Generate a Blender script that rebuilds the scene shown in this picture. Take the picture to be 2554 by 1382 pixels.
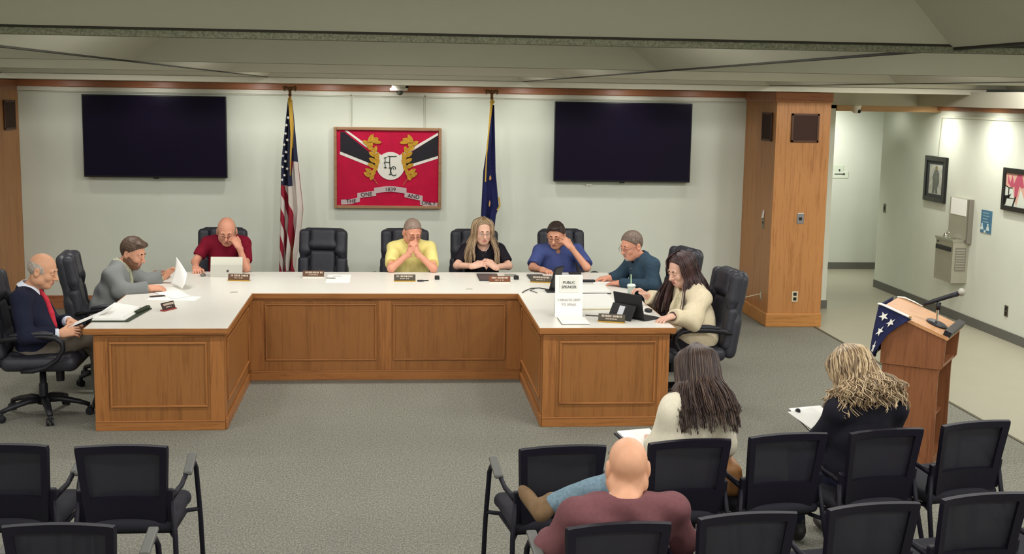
import bpy, bmesh, math, random
import numpy as np
from mathutils import Vector, Matrix
random.seed(7)
rng = np.random.default_rng(7)
PI = math.pi
scn = bpy.context.scene
for o in list(bpy.data.objects): bpy.data.objects.remove(o)
COL = scn.collection
# ------------------------------------------------------------------ camera
cam_d = bpy.data.cameras.new('camera'); cam = bpy.data.objects.new('camera', cam_d); COL.objects.link(cam)
cam_d.sensor_width = 36.0; cam_d.lens = 3083.72 / 2554 * 36.0; cam_d.clip_start = .05; cam_d.clip_end = 100
RT = Vector((0.99535061, -0.09489111, 0.01651814)); DN = Vector((0.00232507, -0.14777452, -0.98901834)); FW = Vector((0.09629001, 0.98445841, -0.14686683))
cam.matrix_world = Matrix(((RT.x, -DN.x, -FW.x, 0), (RT.y, -DN.y, -FW.y, 0), (RT.z, -DN.z, -FW.z, 2.4691), (0, 0, 0, 1)))
scn.camera = cam
# ------------------------------------------------------------------ world, lights, exposure
w = bpy.data.worlds.new('world'); scn.world = w; w.use_nodes = True
w.node_tree.nodes['Background'].inputs[0].default_value = (.9, .95, 1, 1); w.node_tree.nodes['Background'].inputs[1].default_value = .3
scn.view_settings.view_transform = 'Standard'; scn.view_settings.look = 'None'
scn.view_settings.exposure = 0.08; scn.view_settings.gamma = 1.0; scn.view_settings.use_curve_mapping = False
def spot(x, y, z, e, cone, tgt=None, rad=.06, blend=.5, col=(1, .93, .80)):
    d = bpy.data.lights.new('unseen_spot', 'SPOT'); d.energy = e; d.spot_size = math.radians(cone); d.spot_blend = blend; d.shadow_soft_size = rad; d.color = col
    o = bpy.data.objects.new('unseen_spot', d); COL.objects.link(o); o.location = (x, y, z)
    v = Vector(tgt) - Vector((x, y, z)) if tgt else Vector((0, 0, -1))
    o.rotation_euler = v.to_track_quat('-Z', 'Y').to_euler(); return o
CX0, CXP, CYS, CYP, CZ = .04, 2.514, -3.566, 3.186, 2.591      # coffer grid: centre line, pitch in x, first line and pitch in y, height
for i in range(-2, 3):                                          # unseen lamp pair added inside each coffer to light room and side facets
    for j in range(5):
        e = {-2: 66, -1: 115, 0: 150, 1: 150, 2: 185}[i]
        if j == 4: e *= {-2: .6, -1: .85, 0: .8, 1: .6, 2: 1.0}[i]
        for sx in (-.42, .42): spot(CX0 + CXP * i + sx, CYS + CYP * (j + .5), 2.90, e * .30, 168, rad=.12, blend=.15, col=(1, .985, .958))
for x, y, e in ((CX0 - CXP, 10.77, 60), (CX0, 10.77, 55), (CX0 + CXP, 10.77, 40)): spot(x, y, 2.92, e, 80, rad=.06, blend=.6, col=(1, .97, .90))   # narrow downlights over the desk
for x, e in ((-3.6, 8), (-2.6, 14), (-1.5, 20), (-.72, 20), (-.05, 22), (.72, 20), (1.5, 20), (2.6, 18), (3.5, 9)):   # wall washers in the soffit
    spot(x, 13.45, 2.52, e * 1.0, 130, (x, 14.077, 1.75), .05, 1.0, (1, .98, .925))
for y in (15.2, 13.8, 12.6, 11.3, 9.5): spot(5.98, y, 2.39, 46, 165, (6.39, y, 1.0), .05, 1.0, (1, .99, .90))
spot(5.9, 16.6, 2.33, 110, 160, (6.0, 17.2, 1.2), .08, .9, (1, .99, .92))  # unseen lamp that brightens the hall
# ------------------------------------------------------------------ materials
def lin(c):
    c = c / 255.; return c / 12.92 if c <= .04045 else ((c + .055) / 1.055) ** 2.4
def rgb(t): return (lin(t[0]), lin(t[1]), lin(t[2]), 1)
MATS = {}
def mat(name, col, rough=.6, spec=.3, metal=0, noise=0, nscale=40, bump=0, bscale=200, emit=0, alpha=1, trans=0, nstretch=(1, 1, 1), coat=0, sheen=0):
    if name in MATS: return MATS[name]
    m = bpy.data.materials.new(name); m.use_nodes = True; nt = m.node_tree; b = nt.nodes['Principled BSDF']
    b.inputs['Base Color'].default_value = rgb(col); b.inputs['Roughness'].default_value = rough
    b.inputs['Specular IOR Level'].default_value = spec; b.inputs['Metallic'].default_value = metal
    if coat: b.inputs['Coat Weight'].default_value = coat
    if sheen: b.inputs['Sheen Weight'].default_value = sheen
    if trans: b.inputs['Transmission Weight'].default_value = trans
    if alpha < 1: b.inputs['Alpha'].default_value = alpha
    if emit: b.inputs['Emission Color'].default_value = rgb(col); b.inputs['Emission Strength'].default_value = emit
    if noise or bump:
        tc = nt.nodes.new('ShaderNodeTexCoord'); mp = nt.nodes.new('ShaderNodeMapping'); mp.inputs['Scale'].default_value = nstretch
        nt.links.new(tc.outputs['Object'], mp.inputs['Vector'])
        if noise:
            n = nt.nodes.new('ShaderNodeTexNoise'); n.inputs['Scale'].default_value = nscale; n.inputs['Detail'].default_value = 3
            nt.links.new(mp.outputs[0], n.inputs['Vector'])
            r = nt.nodes.new('ShaderNodeValToRGB'); c = rgb(col)
            r.color_ramp.elements[0].position = .3; r.color_ramp.elements[1].position = .7
            r.color_ramp.elements[0].color = tuple(v * (1 - noise) for v in c[:3]) + (1,); r.color_ramp.elements[1].color = tuple(min(1, v * (1 + noise)) for v in c[:3]) + (1,)
            nt.links.new(n.outputs['Fac'], r.inputs[0]); nt.links.new(r.outputs[0], b.inputs['Base Color'])
        if bump:
            n2 = nt.nodes.new('ShaderNodeTexNoise'); n2.inputs['Scale'].default_value = bscale; n2.inputs['Detail'].default_value = 2
            nt.links.new(mp.outputs[0], n2.inputs['Vector'])
            bp = nt.nodes.new('ShaderNodeBump'); bp.inputs['Strength'].default_value = bump; bp.inputs['Distance'].default_value = .004
            nt.links.new(n2.outputs['Fac'], bp.inputs['Height']); nt.links.new(bp.outputs[0], b.inputs['Normal'])
    MATS[name] = m; return m
def wood(name, c1, c2, axis, rough=.42, fine=1.0):
    m = bpy.data.materials.new(name); m.use_nodes = True; nt = m.node_tree; b = nt.nodes['Principled BSDF']
    tc = nt.nodes.new('ShaderNodeTexCoord'); mp = nt.nodes.new('ShaderNodeMapping')
    s = [14 * fine] * 3; s['xyz'.index(axis)] = .7; mp.inputs['Scale'].default_value = s
    nt.links.new(tc.outputs['Object'], mp.inputs['Vector'])
    n = nt.nodes.new('ShaderNodeTexNoise'); n.inputs['Scale'].default_value = 3.5; n.inputs['Detail'].default_value = 6; n.inputs['Distortion'].default_value = .8
    n2 = nt.nodes.new('ShaderNodeTexNoise'); n2.inputs['Scale'].default_value = 18; n2.inputs['Detail'].default_value = 3
    n3 = nt.nodes.new('ShaderNodeTexNoise'); n3.inputs['Scale'].default_value = .9; n3.inputs['Detail'].default_value = 2
    for q in (n, n2, n3): nt.links.new(mp.outputs[0], q.inputs['Vector'])
    mx = nt.nodes.new('ShaderNodeMath'); mx.operation = 'MULTIPLY_ADD'; mx.inputs[1].default_value = .45
    nt.links.new(n2.outputs['Fac'], mx.inputs[0]); nt.links.new(n.outputs['Fac'], mx.inputs[2])
    mx2 = nt.nodes.new('ShaderNodeMath'); mx2.operation = 'MULTIPLY_ADD'; mx2.inputs[1].default_value = .5
    nt.links.new(n3.outputs['Fac'], mx2.inputs[0]); nt.links.new(mx.outputs[0], mx2.inputs[2])
    r = nt.nodes.new('ShaderNodeValToRGB'); r.color_ramp.elements[0].position = .60; r.color_ramp.elements[1].position = 1.0
    r.color_ramp.elements[0].color = rgb(c1); r.color_ramp.elements[1].color = rgb(c2)
    nt.links.new(mx2.outputs[0], r.inputs[0]); nt.links.new(r.outputs[0], b.inputs['Base Color'])
    b.inputs['Roughness'].default_value = rough; b.inputs['Specular IOR Level'].default_value = .35
    bp = nt.nodes.new('ShaderNodeBump'); bp.inputs['Strength'].default_value = .15; bp.inputs['Distance'].default_value = .002
    nt.links.new(n2.outputs['Fac'], bp.inputs['Height']); nt.links.new(bp.outputs[0], b.inputs['Normal'])
    MATS[name] = m; return m
OAK1, OAK2 = (112, 66, 32), (162, 106, 56)
oak_x = wood('oak_grain_x', OAK1, OAK2, 'x'); oak_y = wood('oak_grain_y', OAK1, OAK2, 'y'); oak_z = wood('oak_grain_z', OAK1, OAK2, 'z')
oak_panel = wood('oak_panel', (122, 78, 38), (150, 99, 52), 'z', fine=1.0)
col_oak = wood('column_oak', (138, 84, 42), (182, 126, 74), 'z')
col_oak_x = wood('column_oak_x', (152, 98, 46), (190, 132, 72), 'x')
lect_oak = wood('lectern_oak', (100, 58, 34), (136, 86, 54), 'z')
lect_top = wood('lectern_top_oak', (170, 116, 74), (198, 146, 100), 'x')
crown_wood = wood('crown_wood', (120, 70, 46), (168, 108, 74), 'x', .35)
rail_white = mat('rail_white', (225, 224, 210), .4)
wall_paint = mat('wall_paint', (214, 218, 205), .75, .2, noise=.03, nscale=2, bump=.04, bscale=300)
wall_paint_hall = mat('wall_paint_hall', (214, 218, 206), .7, .2, noise=.02, nscale=2)
ceil_panel = mat('ceiling_panel_grey', (176, 174, 156), .9, .1, noise=.03, nscale=3, bump=.05, bscale=400)
ceil_trim = mat('ceiling_trim_grey', (104, 104, 86), .8, .2, noise=.35, nscale=220)
ceil_dark = mat('ceiling_joint', (40, 38, 30), .9)
soffit_m = mat('soffit_cream', (184, 180, 162), .8, .2)
black_pl = mat('black_plastic', (26, 25, 31), .45, .4)
leather = mat('black_leather', (46, 46, 54), .46, .4, noise=.12, nscale=30, bump=.15, bscale=160)
chair_fr = mat('chair_frame_black', (22, 20, 31), .5, .22)
chair_seat = mat('chair_seat_fabric', (34, 33, 42), .8, .3, noise=.15, nscale=150, bump=.2, bscale=400)
arm_grey = mat('armrest_grey', (92, 92, 88), .5, .3)
steel = mat('steel', (190, 188, 175), .3, .5, .9)
chrome = mat('chrome', (220, 220, 215), .15, .5, 1)
laminate = mat('white_laminate', (234, 231, 222), .32, .4, noise=.015, nscale=60)
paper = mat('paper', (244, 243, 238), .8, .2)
paper2 = mat('paper_offwhite', (228, 228, 222), .8, .2)  # slightly greyer paper tone for some of the sheets
ink = mat('ink', (70, 70, 70), .8); ink2 = mat('faint_ink', (150, 150, 146), .8)
brass = mat('brass', (190, 150, 70), .35, .5, .6)
screen = mat('tv_screen', (20, 12, 34), .25, .12); tv_frame = mat('tv_bezel', (12, 11, 15), .35, .4)
glass = mat('clear_glass', (24, 26, 26), .04, .4, alpha=.05)
white_pl = mat('white_plastic', (226, 224, 212), .45, .4)
rubber_base = mat('rubber_base_grey', (104, 104, 98), .6, .3)
def carpet_mat():
    m = bpy.data.materials.new('carpet'); m.use_nodes = True; nt = m.node_tree; b = nt.nodes['Principled BSDF']
    tc = nt.nodes.new('ShaderNodeTexCoord')
    cols = []
    n = nt.nodes.new('ShaderNodeTexNoise'); n.inputs['Scale'].default_value = 95; n.inputs['Detail'].default_value = 4; n.inputs['Roughness'].default_value = .75
    mp = nt.nodes.new('ShaderNodeMapping'); mp.inputs['Scale'].default_value = (1, .55, 1); nt.links.new(tc.outputs['Object'], mp.inputs['Vector']); nt.links.new(mp.outputs[0], n.inputs['Vector'])
    r = nt.nodes.new('ShaderNodeValToRGB'); e = r.color_ramp.elements
    e[0].position = .33; e[0].color = rgb((100, 98, 90)); e[1].position = .68; e[1].color = rgb((166, 164, 150))
    x = e.new(.5); x.color = rgb((132, 131, 121))
    nt.links.new(n.outputs['Fac'], r.inputs[0])
    n2 = nt.nodes.new('ShaderNodeTexNoise'); n2.inputs['Scale'].default_value = 1.3; n2.inputs['Detail'].default_value = 3; nt.links.new(tc.outputs['Object'], n2.inputs['Vector'])
    mr = nt.nodes.new('ShaderNodeMapRange'); mr.inputs['To Min'].default_value = .88; mr.inputs['To Max'].default_value = 1.08; nt.links.new(n2.outputs['Fac'], mr.inputs['Value'])
    mm = nt.nodes.new('ShaderNodeMix'); mm.data_type = 'RGBA'; mm.blend_type = 'MULTIPLY'; mm.inputs[0].default_value = 1
    nt.links.new(r.outputs[0], mm.inputs[6]); nt.links.new(mr.outputs[0], mm.inputs[7]); nt.links.new(mm.outputs[2], b.inputs['Base Color'])
    b.inputs['Roughness'].default_value = .95; b.inputs['Specular IOR Level'].default_value = .1
    bp = nt.nodes.new('ShaderNodeBump'); bp.inputs['Strength'].default_value = .5; bp.inputs['Distance'].default_value = .006
    nt.links.new(n.outputs['Fac'], bp.inputs['Height']); nt.links.new(bp.outputs[0], b.inputs['Normal'])
    MATS['carpet'] = m; return m
carpet = carpet_mat()
vinyl = mat('vinyl_floor', (166, 162, 143), .35, .35, noise=.025, nscale=3)
def mesh_fabric():
    m = bpy.data.materials.new('mesh_back_fabric'); m.use_nodes = True; nt = m.node_tree; b = nt.nodes['Principled BSDF']
    b.inputs['Base Color'].default_value = rgb((32, 31, 42)); b.inputs['Roughness'].default_value = .7; b.inputs['Alpha'].default_value = .88
    MATS['mesh'] = m; return m
mesh_fab = mesh_fabric()
# ------------------------------------------------------------------ object helpers
def tag(o, label=None, cat=None, group=None, kind=None):
    if label: o['label'] = label
    if cat: o['category'] = cat
    if group: o['group'] = group
    if kind: o['kind'] = kind
    return o
def thing(name, label, cat, loc=(0, 0, 0), rotz=0, group=None):
    o = bpy.data.objects.new(name, None); COL.objects.link(o); o.location = loc; o.rotation_euler = (0, 0, rotz); o.empty_display_size = .1
    return tag(o, label, cat, group)
def origin_of(p):
    v = Vector((0, 0, 0))
    while p is not None: v = v + p.location; p = p.parent
    return v
def link(name, me, m, parent=None, world=False, smooth=False):
    """world=True: vertices are given in world space, shifted so they sit under an unrotated parent"""
    o = bpy.data.objects.new(name, me); COL.objects.link(o)
    if m is not None:
        if isinstance(m, (list, tuple)):
            for q in m: me.materials.append(q)
        else: me.materials.append(m)
    if parent is not None:
        o.parent = parent
        if world: me.transform(Matrix.Translation(-origin_of(parent)))
    if smooth: me.polygons.foreach_set('use_smooth', [True] * len(me.polygons))
    me.update(); return o
def bmobj(name, bm, m, parent=None, world=False, smooth=False, recalc=True):
    if recalc: bmesh.ops.recalc_face_normals(bm, faces=bm.faces)
    me = bpy.data.meshes.new(name); bm.to_mesh(me); bm.free(); return link(name, me, m, parent, world, smooth)
def raw(name, v, f, m, parent=None, world=False, smooth=True):
    me = bpy.data.meshes.new(name); me.from_pydata([tuple(map(float, p)) for p in v], [], f); return link(name, me, m, parent, world, smooth)
def box(bm, c, s, rot=None, bev=0, seg=2):
    t = bmesh.new(); bmesh.ops.create_cube(t, size=1)
    bmesh.ops.scale(t, vec=s, verts=t.verts)
    if bev: bmesh.ops.bevel(t, geom=t.edges[:], offset=bev, segments=seg, profile=.5, affect='EDGES')
    if rot is not None: bmesh.ops.rotate(t, cent=(0, 0, 0), matrix=rot, verts=t.verts)
    bmesh.ops.translate(t, vec=c, verts=t.verts)
    me = bpy.data.meshes.new('t'); t.to_mesh(me); t.free(); bm.from_mesh(me); bpy.data.meshes.remove(me); return bm
def bx(x0, x1, y0, y1, z0, z1, bev=0, bm=None):
    bm = bm or bmesh.new(); return box(bm, ((x0 + x1) / 2, (y0 + y1) / 2, (z0 + z1) / 2), (abs(x1 - x0), abs(y1 - y0), abs(z1 - z0)), None, bev)
def RZ(a): return Matrix.Rotation(a, 3, 'Z')
def RX(a): return Matrix.Rotation(a, 3, 'X')
def RY(a): return Matrix.Rotation(a, 3, 'Y')
def tube(bm, pts, r, n=8, closed=False, rb=None, flat=1.0):
    """sweep a round (or flattened) section along pts; r may be a list"""
    P = [Vector(p) for p in pts]; N = len(P); rings = []
    rr = r if isinstance(r, (list, tuple)) else [r] * N
    up = None
    for i in range(N):
        a = P[(i - 1) % N] if (i > 0 or closed) else P[0]; b = P[(i + 1) % N] if (i < N - 1 or closed) else P[-1]
        t = (b - a).normalized()
        if up is None:
            ref = Vector((0, 0, 1)) if abs(t.z) < .9 else Vector((1, 0, 0)); up = (ref - t * ref.dot(t)).normalized()
        else: up = (up - t * up.dot(t)).normalized()
        s = t.cross(up)
        rings.append([bm.verts.new(P[i] + up * math.cos(2 * PI * k / n) * rr[i] * flat + s * math.sin(2 * PI * k / n) * rr[i]) for k in range(n)])
    for i in range(N if closed else N - 1):
        A, B = rings[i], rings[(i + 1) % N]
        for k in range(n): bm.faces.new((A[k], A[(k + 1) % n], B[(k + 1) % n], B[k]))
    if not closed:
        bm.faces.new(rings[0][::-1]); bm.faces.new(rings[-1])
    return bm
def lathe(bm, prof, n=24, c=(0, 0, 0), M=None):
    rings = []
    for r, z in prof:
        ring = []
        for k in range(n):
            v = Vector((r * math.cos(2 * PI * k / n), r * math.sin(2 * PI * k / n), z))
            if M is not None: v = M @ v
            ring.append(bm.verts.new(v + Vector(c)))
        rings.append(ring)
    for A, B in zip(rings, rings[1:]):
        for k in range(n): bm.faces.new((A[k], A[(k + 1) % n], B[(k + 1) % n], B[k]))
    bm.faces.new(rings[0][::-1]); bm.faces.new(rings[-1]); return bm
def prism(bm, poly, axis, a, b):
    """extrude a polygon (2-D) along axis from a to b; poly coords are the other two axes in xyz order"""
    def mk(p, t):
        q = list(p); q.insert('xyz'.index(axis), t); return bm.verts.new(q)
    A = [mk(p, a) for p in poly]; B = [mk(p, b) for p in poly]; n = len(poly)
    bm.faces.new(A); bm.faces.new(B[::-1])
    for i in range(n): bm.faces.new((A[i], B[i], B[(i + 1) % n], A[(i + 1) % n]))
    return bm
def sphere(bm, c, r, seg=12, M=None):
    t = bmesh.new(); bmesh.ops.create_uvsphere(t, u_segments=seg, v_segments=max(6, seg // 2), radius=1)
    s = r if isinstance(r, (list, tuple)) else (r, r, r); bmesh.ops.scale(t, vec=s, verts=t.verts)
    if M is not None: bmesh.ops.rotate(t, cent=(0, 0, 0), matrix=M, verts=t.verts)
    bmesh.ops.translate(t, vec=c, verts=t.verts)
    me = bpy.data.meshes.new('t'); t.to_mesh(me); t.free(); bm.from_mesh(me); bpy.data.meshes.remove(me); return bm
def copy_tree(o, parent=None):
    c = o.copy(); COL.objects.link(c)
    if parent is not None: c.parent = parent
    for ch in o.children: copy_tree(ch, c)
    return c
def text(name, s, size, m, parent, M, depth=.0008, align='CENTER', shear=0, sx=1.0):
    cu = bpy.data.curves.new('t', 'FONT'); cu.body = s; cu.size = size; cu.extrude = depth; cu.align_x = align; cu.align_y = 'CENTER'; cu.shear = shear; cu.resolution_u = 3
    t = bpy.data.objects.new('t', cu); COL.objects.link(t)
    me = bpy.data.meshes.new_from_object(t.evaluated_get(bpy.context.evaluated_depsgraph_get())); bpy.data.objects.remove(t)
    me.transform(Matrix.Diagonal((sx, 1, 1, 1))); me.transform(M); me.materials.clear(); return link(name, me, m, parent)
# ------------------------------------------------------------------ smooth implicit surfaces (soft bodies, cloth, cushions)
V3 = lambda *a: np.array(a, float)
def nz(v): v = np.asarray(v, float); return v / (np.linalg.norm(v) + 1e-9)
def frame(f, up=(0, 0, 1)):
    f = nz(f); r = nz(np.cross(f, up)); u = np.cross(r, f); return np.array([r, f, u]).T
class SDF:
    def __init__(s): s.ops = []
    def cap(s, a, b, ra, rb=None, k=.02, cut=None, sub=False):
        a = np.asarray(a, float); b = np.asarray(b, float); rb = ra if rb is None else rb; ba = b - a; L = float(ba @ ba) + 1e-9
        def f(x, y, z):
            px, py, pz = x - a[0], y - a[1], z - a[2]
            h = np.clip((px * ba[0] + py * ba[1] + pz * ba[2]) / L, 0, 1)
            d = np.sqrt((px - h * ba[0]) ** 2 + (py - h * ba[1]) ** 2 + (pz - h * ba[2]) ** 2) - (ra + (rb - ra) * h)
            if cut is not None:
                c, n = cut; d = np.maximum(d, (x - c[0]) * n[0] + (y - c[1]) * n[1] + (z - c[2]) * n[2])
            return d
        m = max(ra, rb); s.ops.append((f, np.minimum(a, b) - m, np.maximum(a, b) + m, k, sub)); return s
    def ell(s, c, r, R=None, k=.02, sub=False, cut=None):
        c = np.asarray(c, float); r = np.asarray(r, float); R = np.eye(3) if R is None else np.asarray(R)
        def f(x, y, z):
            px, py, pz = x - c[0], y - c[1], z - c[2]
            q = [R[0, i] * px + R[1, i] * py + R[2, i] * pz for i in range(3)]
            k0 = np.sqrt(sum((q[i] / r[i]) ** 2 for i in range(3))); k1 = np.sqrt(sum((q[i] / r[i] ** 2) ** 2 for i in range(3)))
            d = k0 * (k0 - 1) / (k1 + 1e-6)
            if cut is not None:
                for cc, n in cut: d = np.maximum(d, (x - cc[0]) * n[0] + (y - cc[1]) * n[1] + (z - cc[2]) * n[2])
            return d
        e = np.sqrt(((R * r) ** 2).sum(1)); s.ops.append((f, c - e, c + e, k, sub)); return s
    def rbox(s, c, hf, rd, R=None, k=.02, sub=False):
        c = np.asarray(c, float); hf = np.asarray(hf, float) - rd; R = np.eye(3) if R is None else np.asarray(R)
        def f(x, y, z):
            px, py, pz = x - c[0], y - c[1], z - c[2]
            q = [np.abs(R[0, i] * px + R[1, i] * py + R[2, i] * pz) - hf[i] for i in range(3)]
            return np.sqrt(sum(np.maximum(v, 0) ** 2 for v in q)) + np.minimum(np.maximum(np.maximum(q[0], q[1]), q[2]), 0) - rd
        e = np.abs(R) @ (hf + rd); s.ops.append((f, c - e, c + e, k, sub)); return s
    def build(s, h, wrinkle=0, seed=0, wf=26, plane=None):
        lo = np.min([o[1] for o in s.ops if not o[4]], 0) - 3 * h - .01; hi = np.max([o[2] for o in s.ops if not o[4]], 0) + 3 * h + .01
        n = np.ceil((hi - lo) / h).astype(int) + 1
        F = np.full(n, 1.0, np.float32)
        ax = [(lo[i] + h * np.arange(n[i])).astype(np.float32) for i in range(3)]
        for f, a, b, k, sub in s.ops:
            mg = max(k, 2 * h) + 2 * h
            i0 = np.maximum(((a - mg - lo) / h).astype(int), 0); i1 = np.minimum(np.ceil((b + mg - lo) / h).astype(int) + 1, n)
            if (i1 <= i0).any(): continue
            sl = tuple(slice(i0[i], i1[i]) for i in range(3))
            d = f(ax[0][sl[0]][:, None, None], ax[1][sl[1]][None, :, None], ax[2][sl[2]][None, None, :]).astype(np.float32)
            g = F[sl]
            if sub:
                if k > 0: hh = np.maximum(k - np.abs(g + d), 0) / k; F[sl] = np.maximum(g, -d) + hh * hh * k * .25
                else: F[sl] = np.maximum(g, -d)
            else:
                if k > 0: hh = np.maximum(k - np.abs(g - d), 0) / k; F[sl] = np.minimum(g, d) - hh * hh * k * .25
                else: F[sl] = np.minimum(g, d)
        X, Y, Z = ax[0][:, None, None], ax[1][None, :, None], ax[2][None, None, :]
        if wrinkle:
            p = np.random.default_rng(seed).uniform(0, 6.28, 8)
            F = F + wrinkle * (np.sin(wf * (X + .5 * Z) + p[0] + 2.0 * np.sin(7 * Y + p[1])) * np.sin(wf * .7 * (Y - .6 * Z) + p[2] + 1.5 * np.sin(9 * X + p[3])) + .6 * np.sin(wf * 1.6 * (Z + .3 * X) + 3 * np.sin(6 * (X + Y) + p[4]) + p[5])).astype(np.float32)
        if plane is not None:
            for c, nn in plane: F = np.maximum(F, ((X - c[0]) * nn[0] + (Y - c[1]) * nn[1] + (Z - c[2]) * nn[2]).astype(np.float32))
        F[0], F[-1] = 1, 1; F[:, 0], F[:, -1] = 1, 1; F[:, :, 0], F[:, :, -1] = 1, 1
        return nets(F, lo, h)
    def mesh(s, name, h, m, parent=None, world=True, **kw):
        v, q = s.build(h, **kw)
        me = bpy.data.meshes.new(name); me.vertices.add(len(v)); me.vertices.foreach_set('co', v.astype(np.float32).ravel())
        me.loops.add(q.size); me.loops.foreach_set('vertex_index', q.astype(np.int32).ravel())
        me.polygons.add(len(q)); me.polygons.foreach_set('loop_start', np.arange(0, q.size, 4, dtype=np.int32)); me.polygons.foreach_set('loop_total', np.full(len(q), 4, np.int32))
        me.update(calc_edges=True); me.validate()
        return link(name, me, m, parent, world, True)
def nets(F, lo, h):
    S = F < 0; n = F.shape
    cnt = np.zeros(tuple(k - 1 for k in n), np.int8)
    for dx in (0, 1):
        for dy in (0, 1):
            for dz in (0, 1): cnt += S[dx:n[0] - 1 + dx, dy:n[1] - 1 + dy, dz:n[2] - 1 + dz]
    act = (cnt > 0) & (cnt < 8); idx = np.argwhere(act); i, j, k = idx.T
    cv = {(a, b, c): F[i + a, j + b, k + c] for a in (0, 1) for b in (0, 1) for c in (0, 1)}
    acc = np.zeros((len(idx), 3)); ct = np.zeros(len(idx))
    for a in cv:
        for d in range(3):
            if a[d]: continue
            b = list(a); b[d] = 1; b = tuple(b); fa, fb = cv[a], cv[b]; mk = (fa < 0) != (fb < 0)
            t = np.where(mk, fa / np.where(mk, fa - fb, 1), 0); p = np.tile(np.array(a, float), (len(idx), 1)); p[:, d] = t
            acc += p * mk[:, None]; ct += mk
    v = lo + h * (idx + acc / ct[:, None])
    vid = np.full(act.shape, -1, np.int32); vid[act] = np.arange(len(idx)); qs = []
    for d in range(3):
        e1, e2 = (d + 1) % 3, (d + 2) % 3
        a = [slice(1, -1)] * 3; a[d] = slice(0, -1); b = list(a); b[d] = slice(1, None)
        m = S[tuple(a)] != S[tuple(b)]; I = np.argwhere(m)
        if not len(I): continue
        off = np.ones(3, int); off[d] = 0; I = I + off; ins = S[tuple(I.T)]
        def g(o1, o2):
            J = I.copy(); J[:, e1] += o1; J[:, e2] += o2; return vid[tuple(J.T)]
        q = np.stack([g(-1, -1), g(0, -1), g(0, 0), g(-1, 0)], 1); q[~ins] = q[~ins][:, ::-1]; qs.append(q)
    return v, np.concatenate(qs)
# ================================================================== SETTING
def struct(name, bm, m, parent=None, smooth=False): return tag(bmobj(name, bm, m, parent, smooth=smooth), kind='structure') if parent is None else bmobj(name, bm, m, parent, smooth=smooth)
YB, XR = 14.077, 6.39
struct('floor', bx(-6.25, 4.595, -3.6, YB, -.04, 0), carpet)
struct('floor', bx(4.595, 8.2, -3.6, 17.43, -.04, 0), vinyl)
struct('trim_1', bx(4.578, 4.602, -3.6, 12.9, 0, .006), mat('carpet_edge_strip', (92, 86, 68), .5))
struct('wall_back', bx(-6.25, 5.13, YB, YB + .12, 0, 2.62), wall_paint)
struct('wall_right', bx(XR, XR + .11, -3.6, 15.757, 0, 2.62), wall_paint)
struct('wall_left', bx(-6.4, -6.25, -3.6, YB, 0, 3.1), wall_paint)
struct('wall_front', bx(-6.4, 8.3, -3.75, -3.6, 0, 3.1), wall_paint)
struct('wall_hall_back', bx(5.0, 8.3, 17.43, 17.55, 0, 2.62), wall_paint_hall)
struct('wall_hall_left', bx(5.03, 5.13, YB + .12, 17.43, 0, 2.62), wall_paint_hall)
struct('wall_hall_right', bx(8.2, 8.3, 15.757, 17.43, 0, 2.62), wall_paint_hall)
struct('wall_hall_near', bx(XR + .11, 8.3, 15.65, 15.757, 0, 2.62), wall_paint_hall)
# baseboards
struct('baseboard_back', bx(-4.07, 4.05, YB - .018, YB, 0, .15, .003), crown_wood)
struct('baseboard_right', bx(XR - .012, XR, -3.6, 15.757, 0, .10, .002), rubber_base)
struct('baseboard_hall', bx(5.13, 8.2, 17.418, 17.43, 0, .10, .002), rubber_base)
struct('baseboard_wall_end', bx(4.66, 5.142, YB - .012, YB, 0, .10, .002), rubber_base)
# crown and picture rails
struct('trim_2', bx(-6.25, 4.66, YB - .045, YB, 2.462, 2.535, .008), crown_wood)
struct('trim_3', bx(-6.25, 4.66, YB - .022, YB, 2.415, 2.462, .004), rail_white)
struct('trim_4', bx(-6.25, 5.13, YB - .03, YB, 2.404, 2.412, .002), rail_white)
struct('trim_5', bx(XR - .045, XR, -3.6, 15.757, 2.352, 2.405, .008), wood('crown_wood_y', (112, 70, 44), (152, 100, 66), 'y', .4))
struct('trim_6', bx(XR - .02, XR, -3.6, 14.0, 2.27, 2.30, .003), mat('rail_wall', (206, 208, 192), .5))
struct('trim_7', bx(5.13, XR, YB - .02, YB + .02, 2.33, 2.40, .005), wood('header_wood', (140, 100, 66), (186, 148, 106), 'x'))
# hall ceiling and header
struct('ceiling', bx(4.9, 8.3, YB, 17.5, 2.36, 2.44), mat('hall_ceiling', (196, 194, 176), .9))
# ceiling: soffits, coffers
ceil = struct('ceiling', bx(-6.4, 8.3, -3.75, YB, 3.12, 3.16), ceil_panel)
bmobj('soffit', bx(-6.25, 6.1, 12.40, YB, 2.535, 2.57), soffit_m, ceil)
bmobj('soffit', bx(5.93, XR, -3.6, YB, 2.405, 2.56), soffit_m, ceil)
bmobj('soffit', bx(4.66, 6.1, YB - .4, YB, 2.40, 2.535), soffit_m, ceil)
bmobj('soffit_edge', bx(-6.25, 6.1, 12.385, 12.402, 2.533, 2.60), soffit_m, ceil)
HX, HY, RISE, INS = CXP / 2, CYP / 2, .42, .79
def facet(q):
    bm = bmesh.new(); A = [bm.verts.new(p) for p in q]; B = [bm.verts.new((p[0], p[1], p[2] + .012)) for p in q]
    bm.faces.new(A); bm.faces.new(B[::-1]); n = len(q)
    for i in range(n): bm.faces.new((A[i], B[i], B[(i + 1) % n], A[(i + 1) % n]))
    bmesh.ops.recalc_face_normals(bm, faces=bm.faces); me = bpy.data.meshes.new('ceiling_panel'); bm.to_mesh(me); bm.free(); me.materials.append(ceil_panel); return me
g = .012
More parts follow.
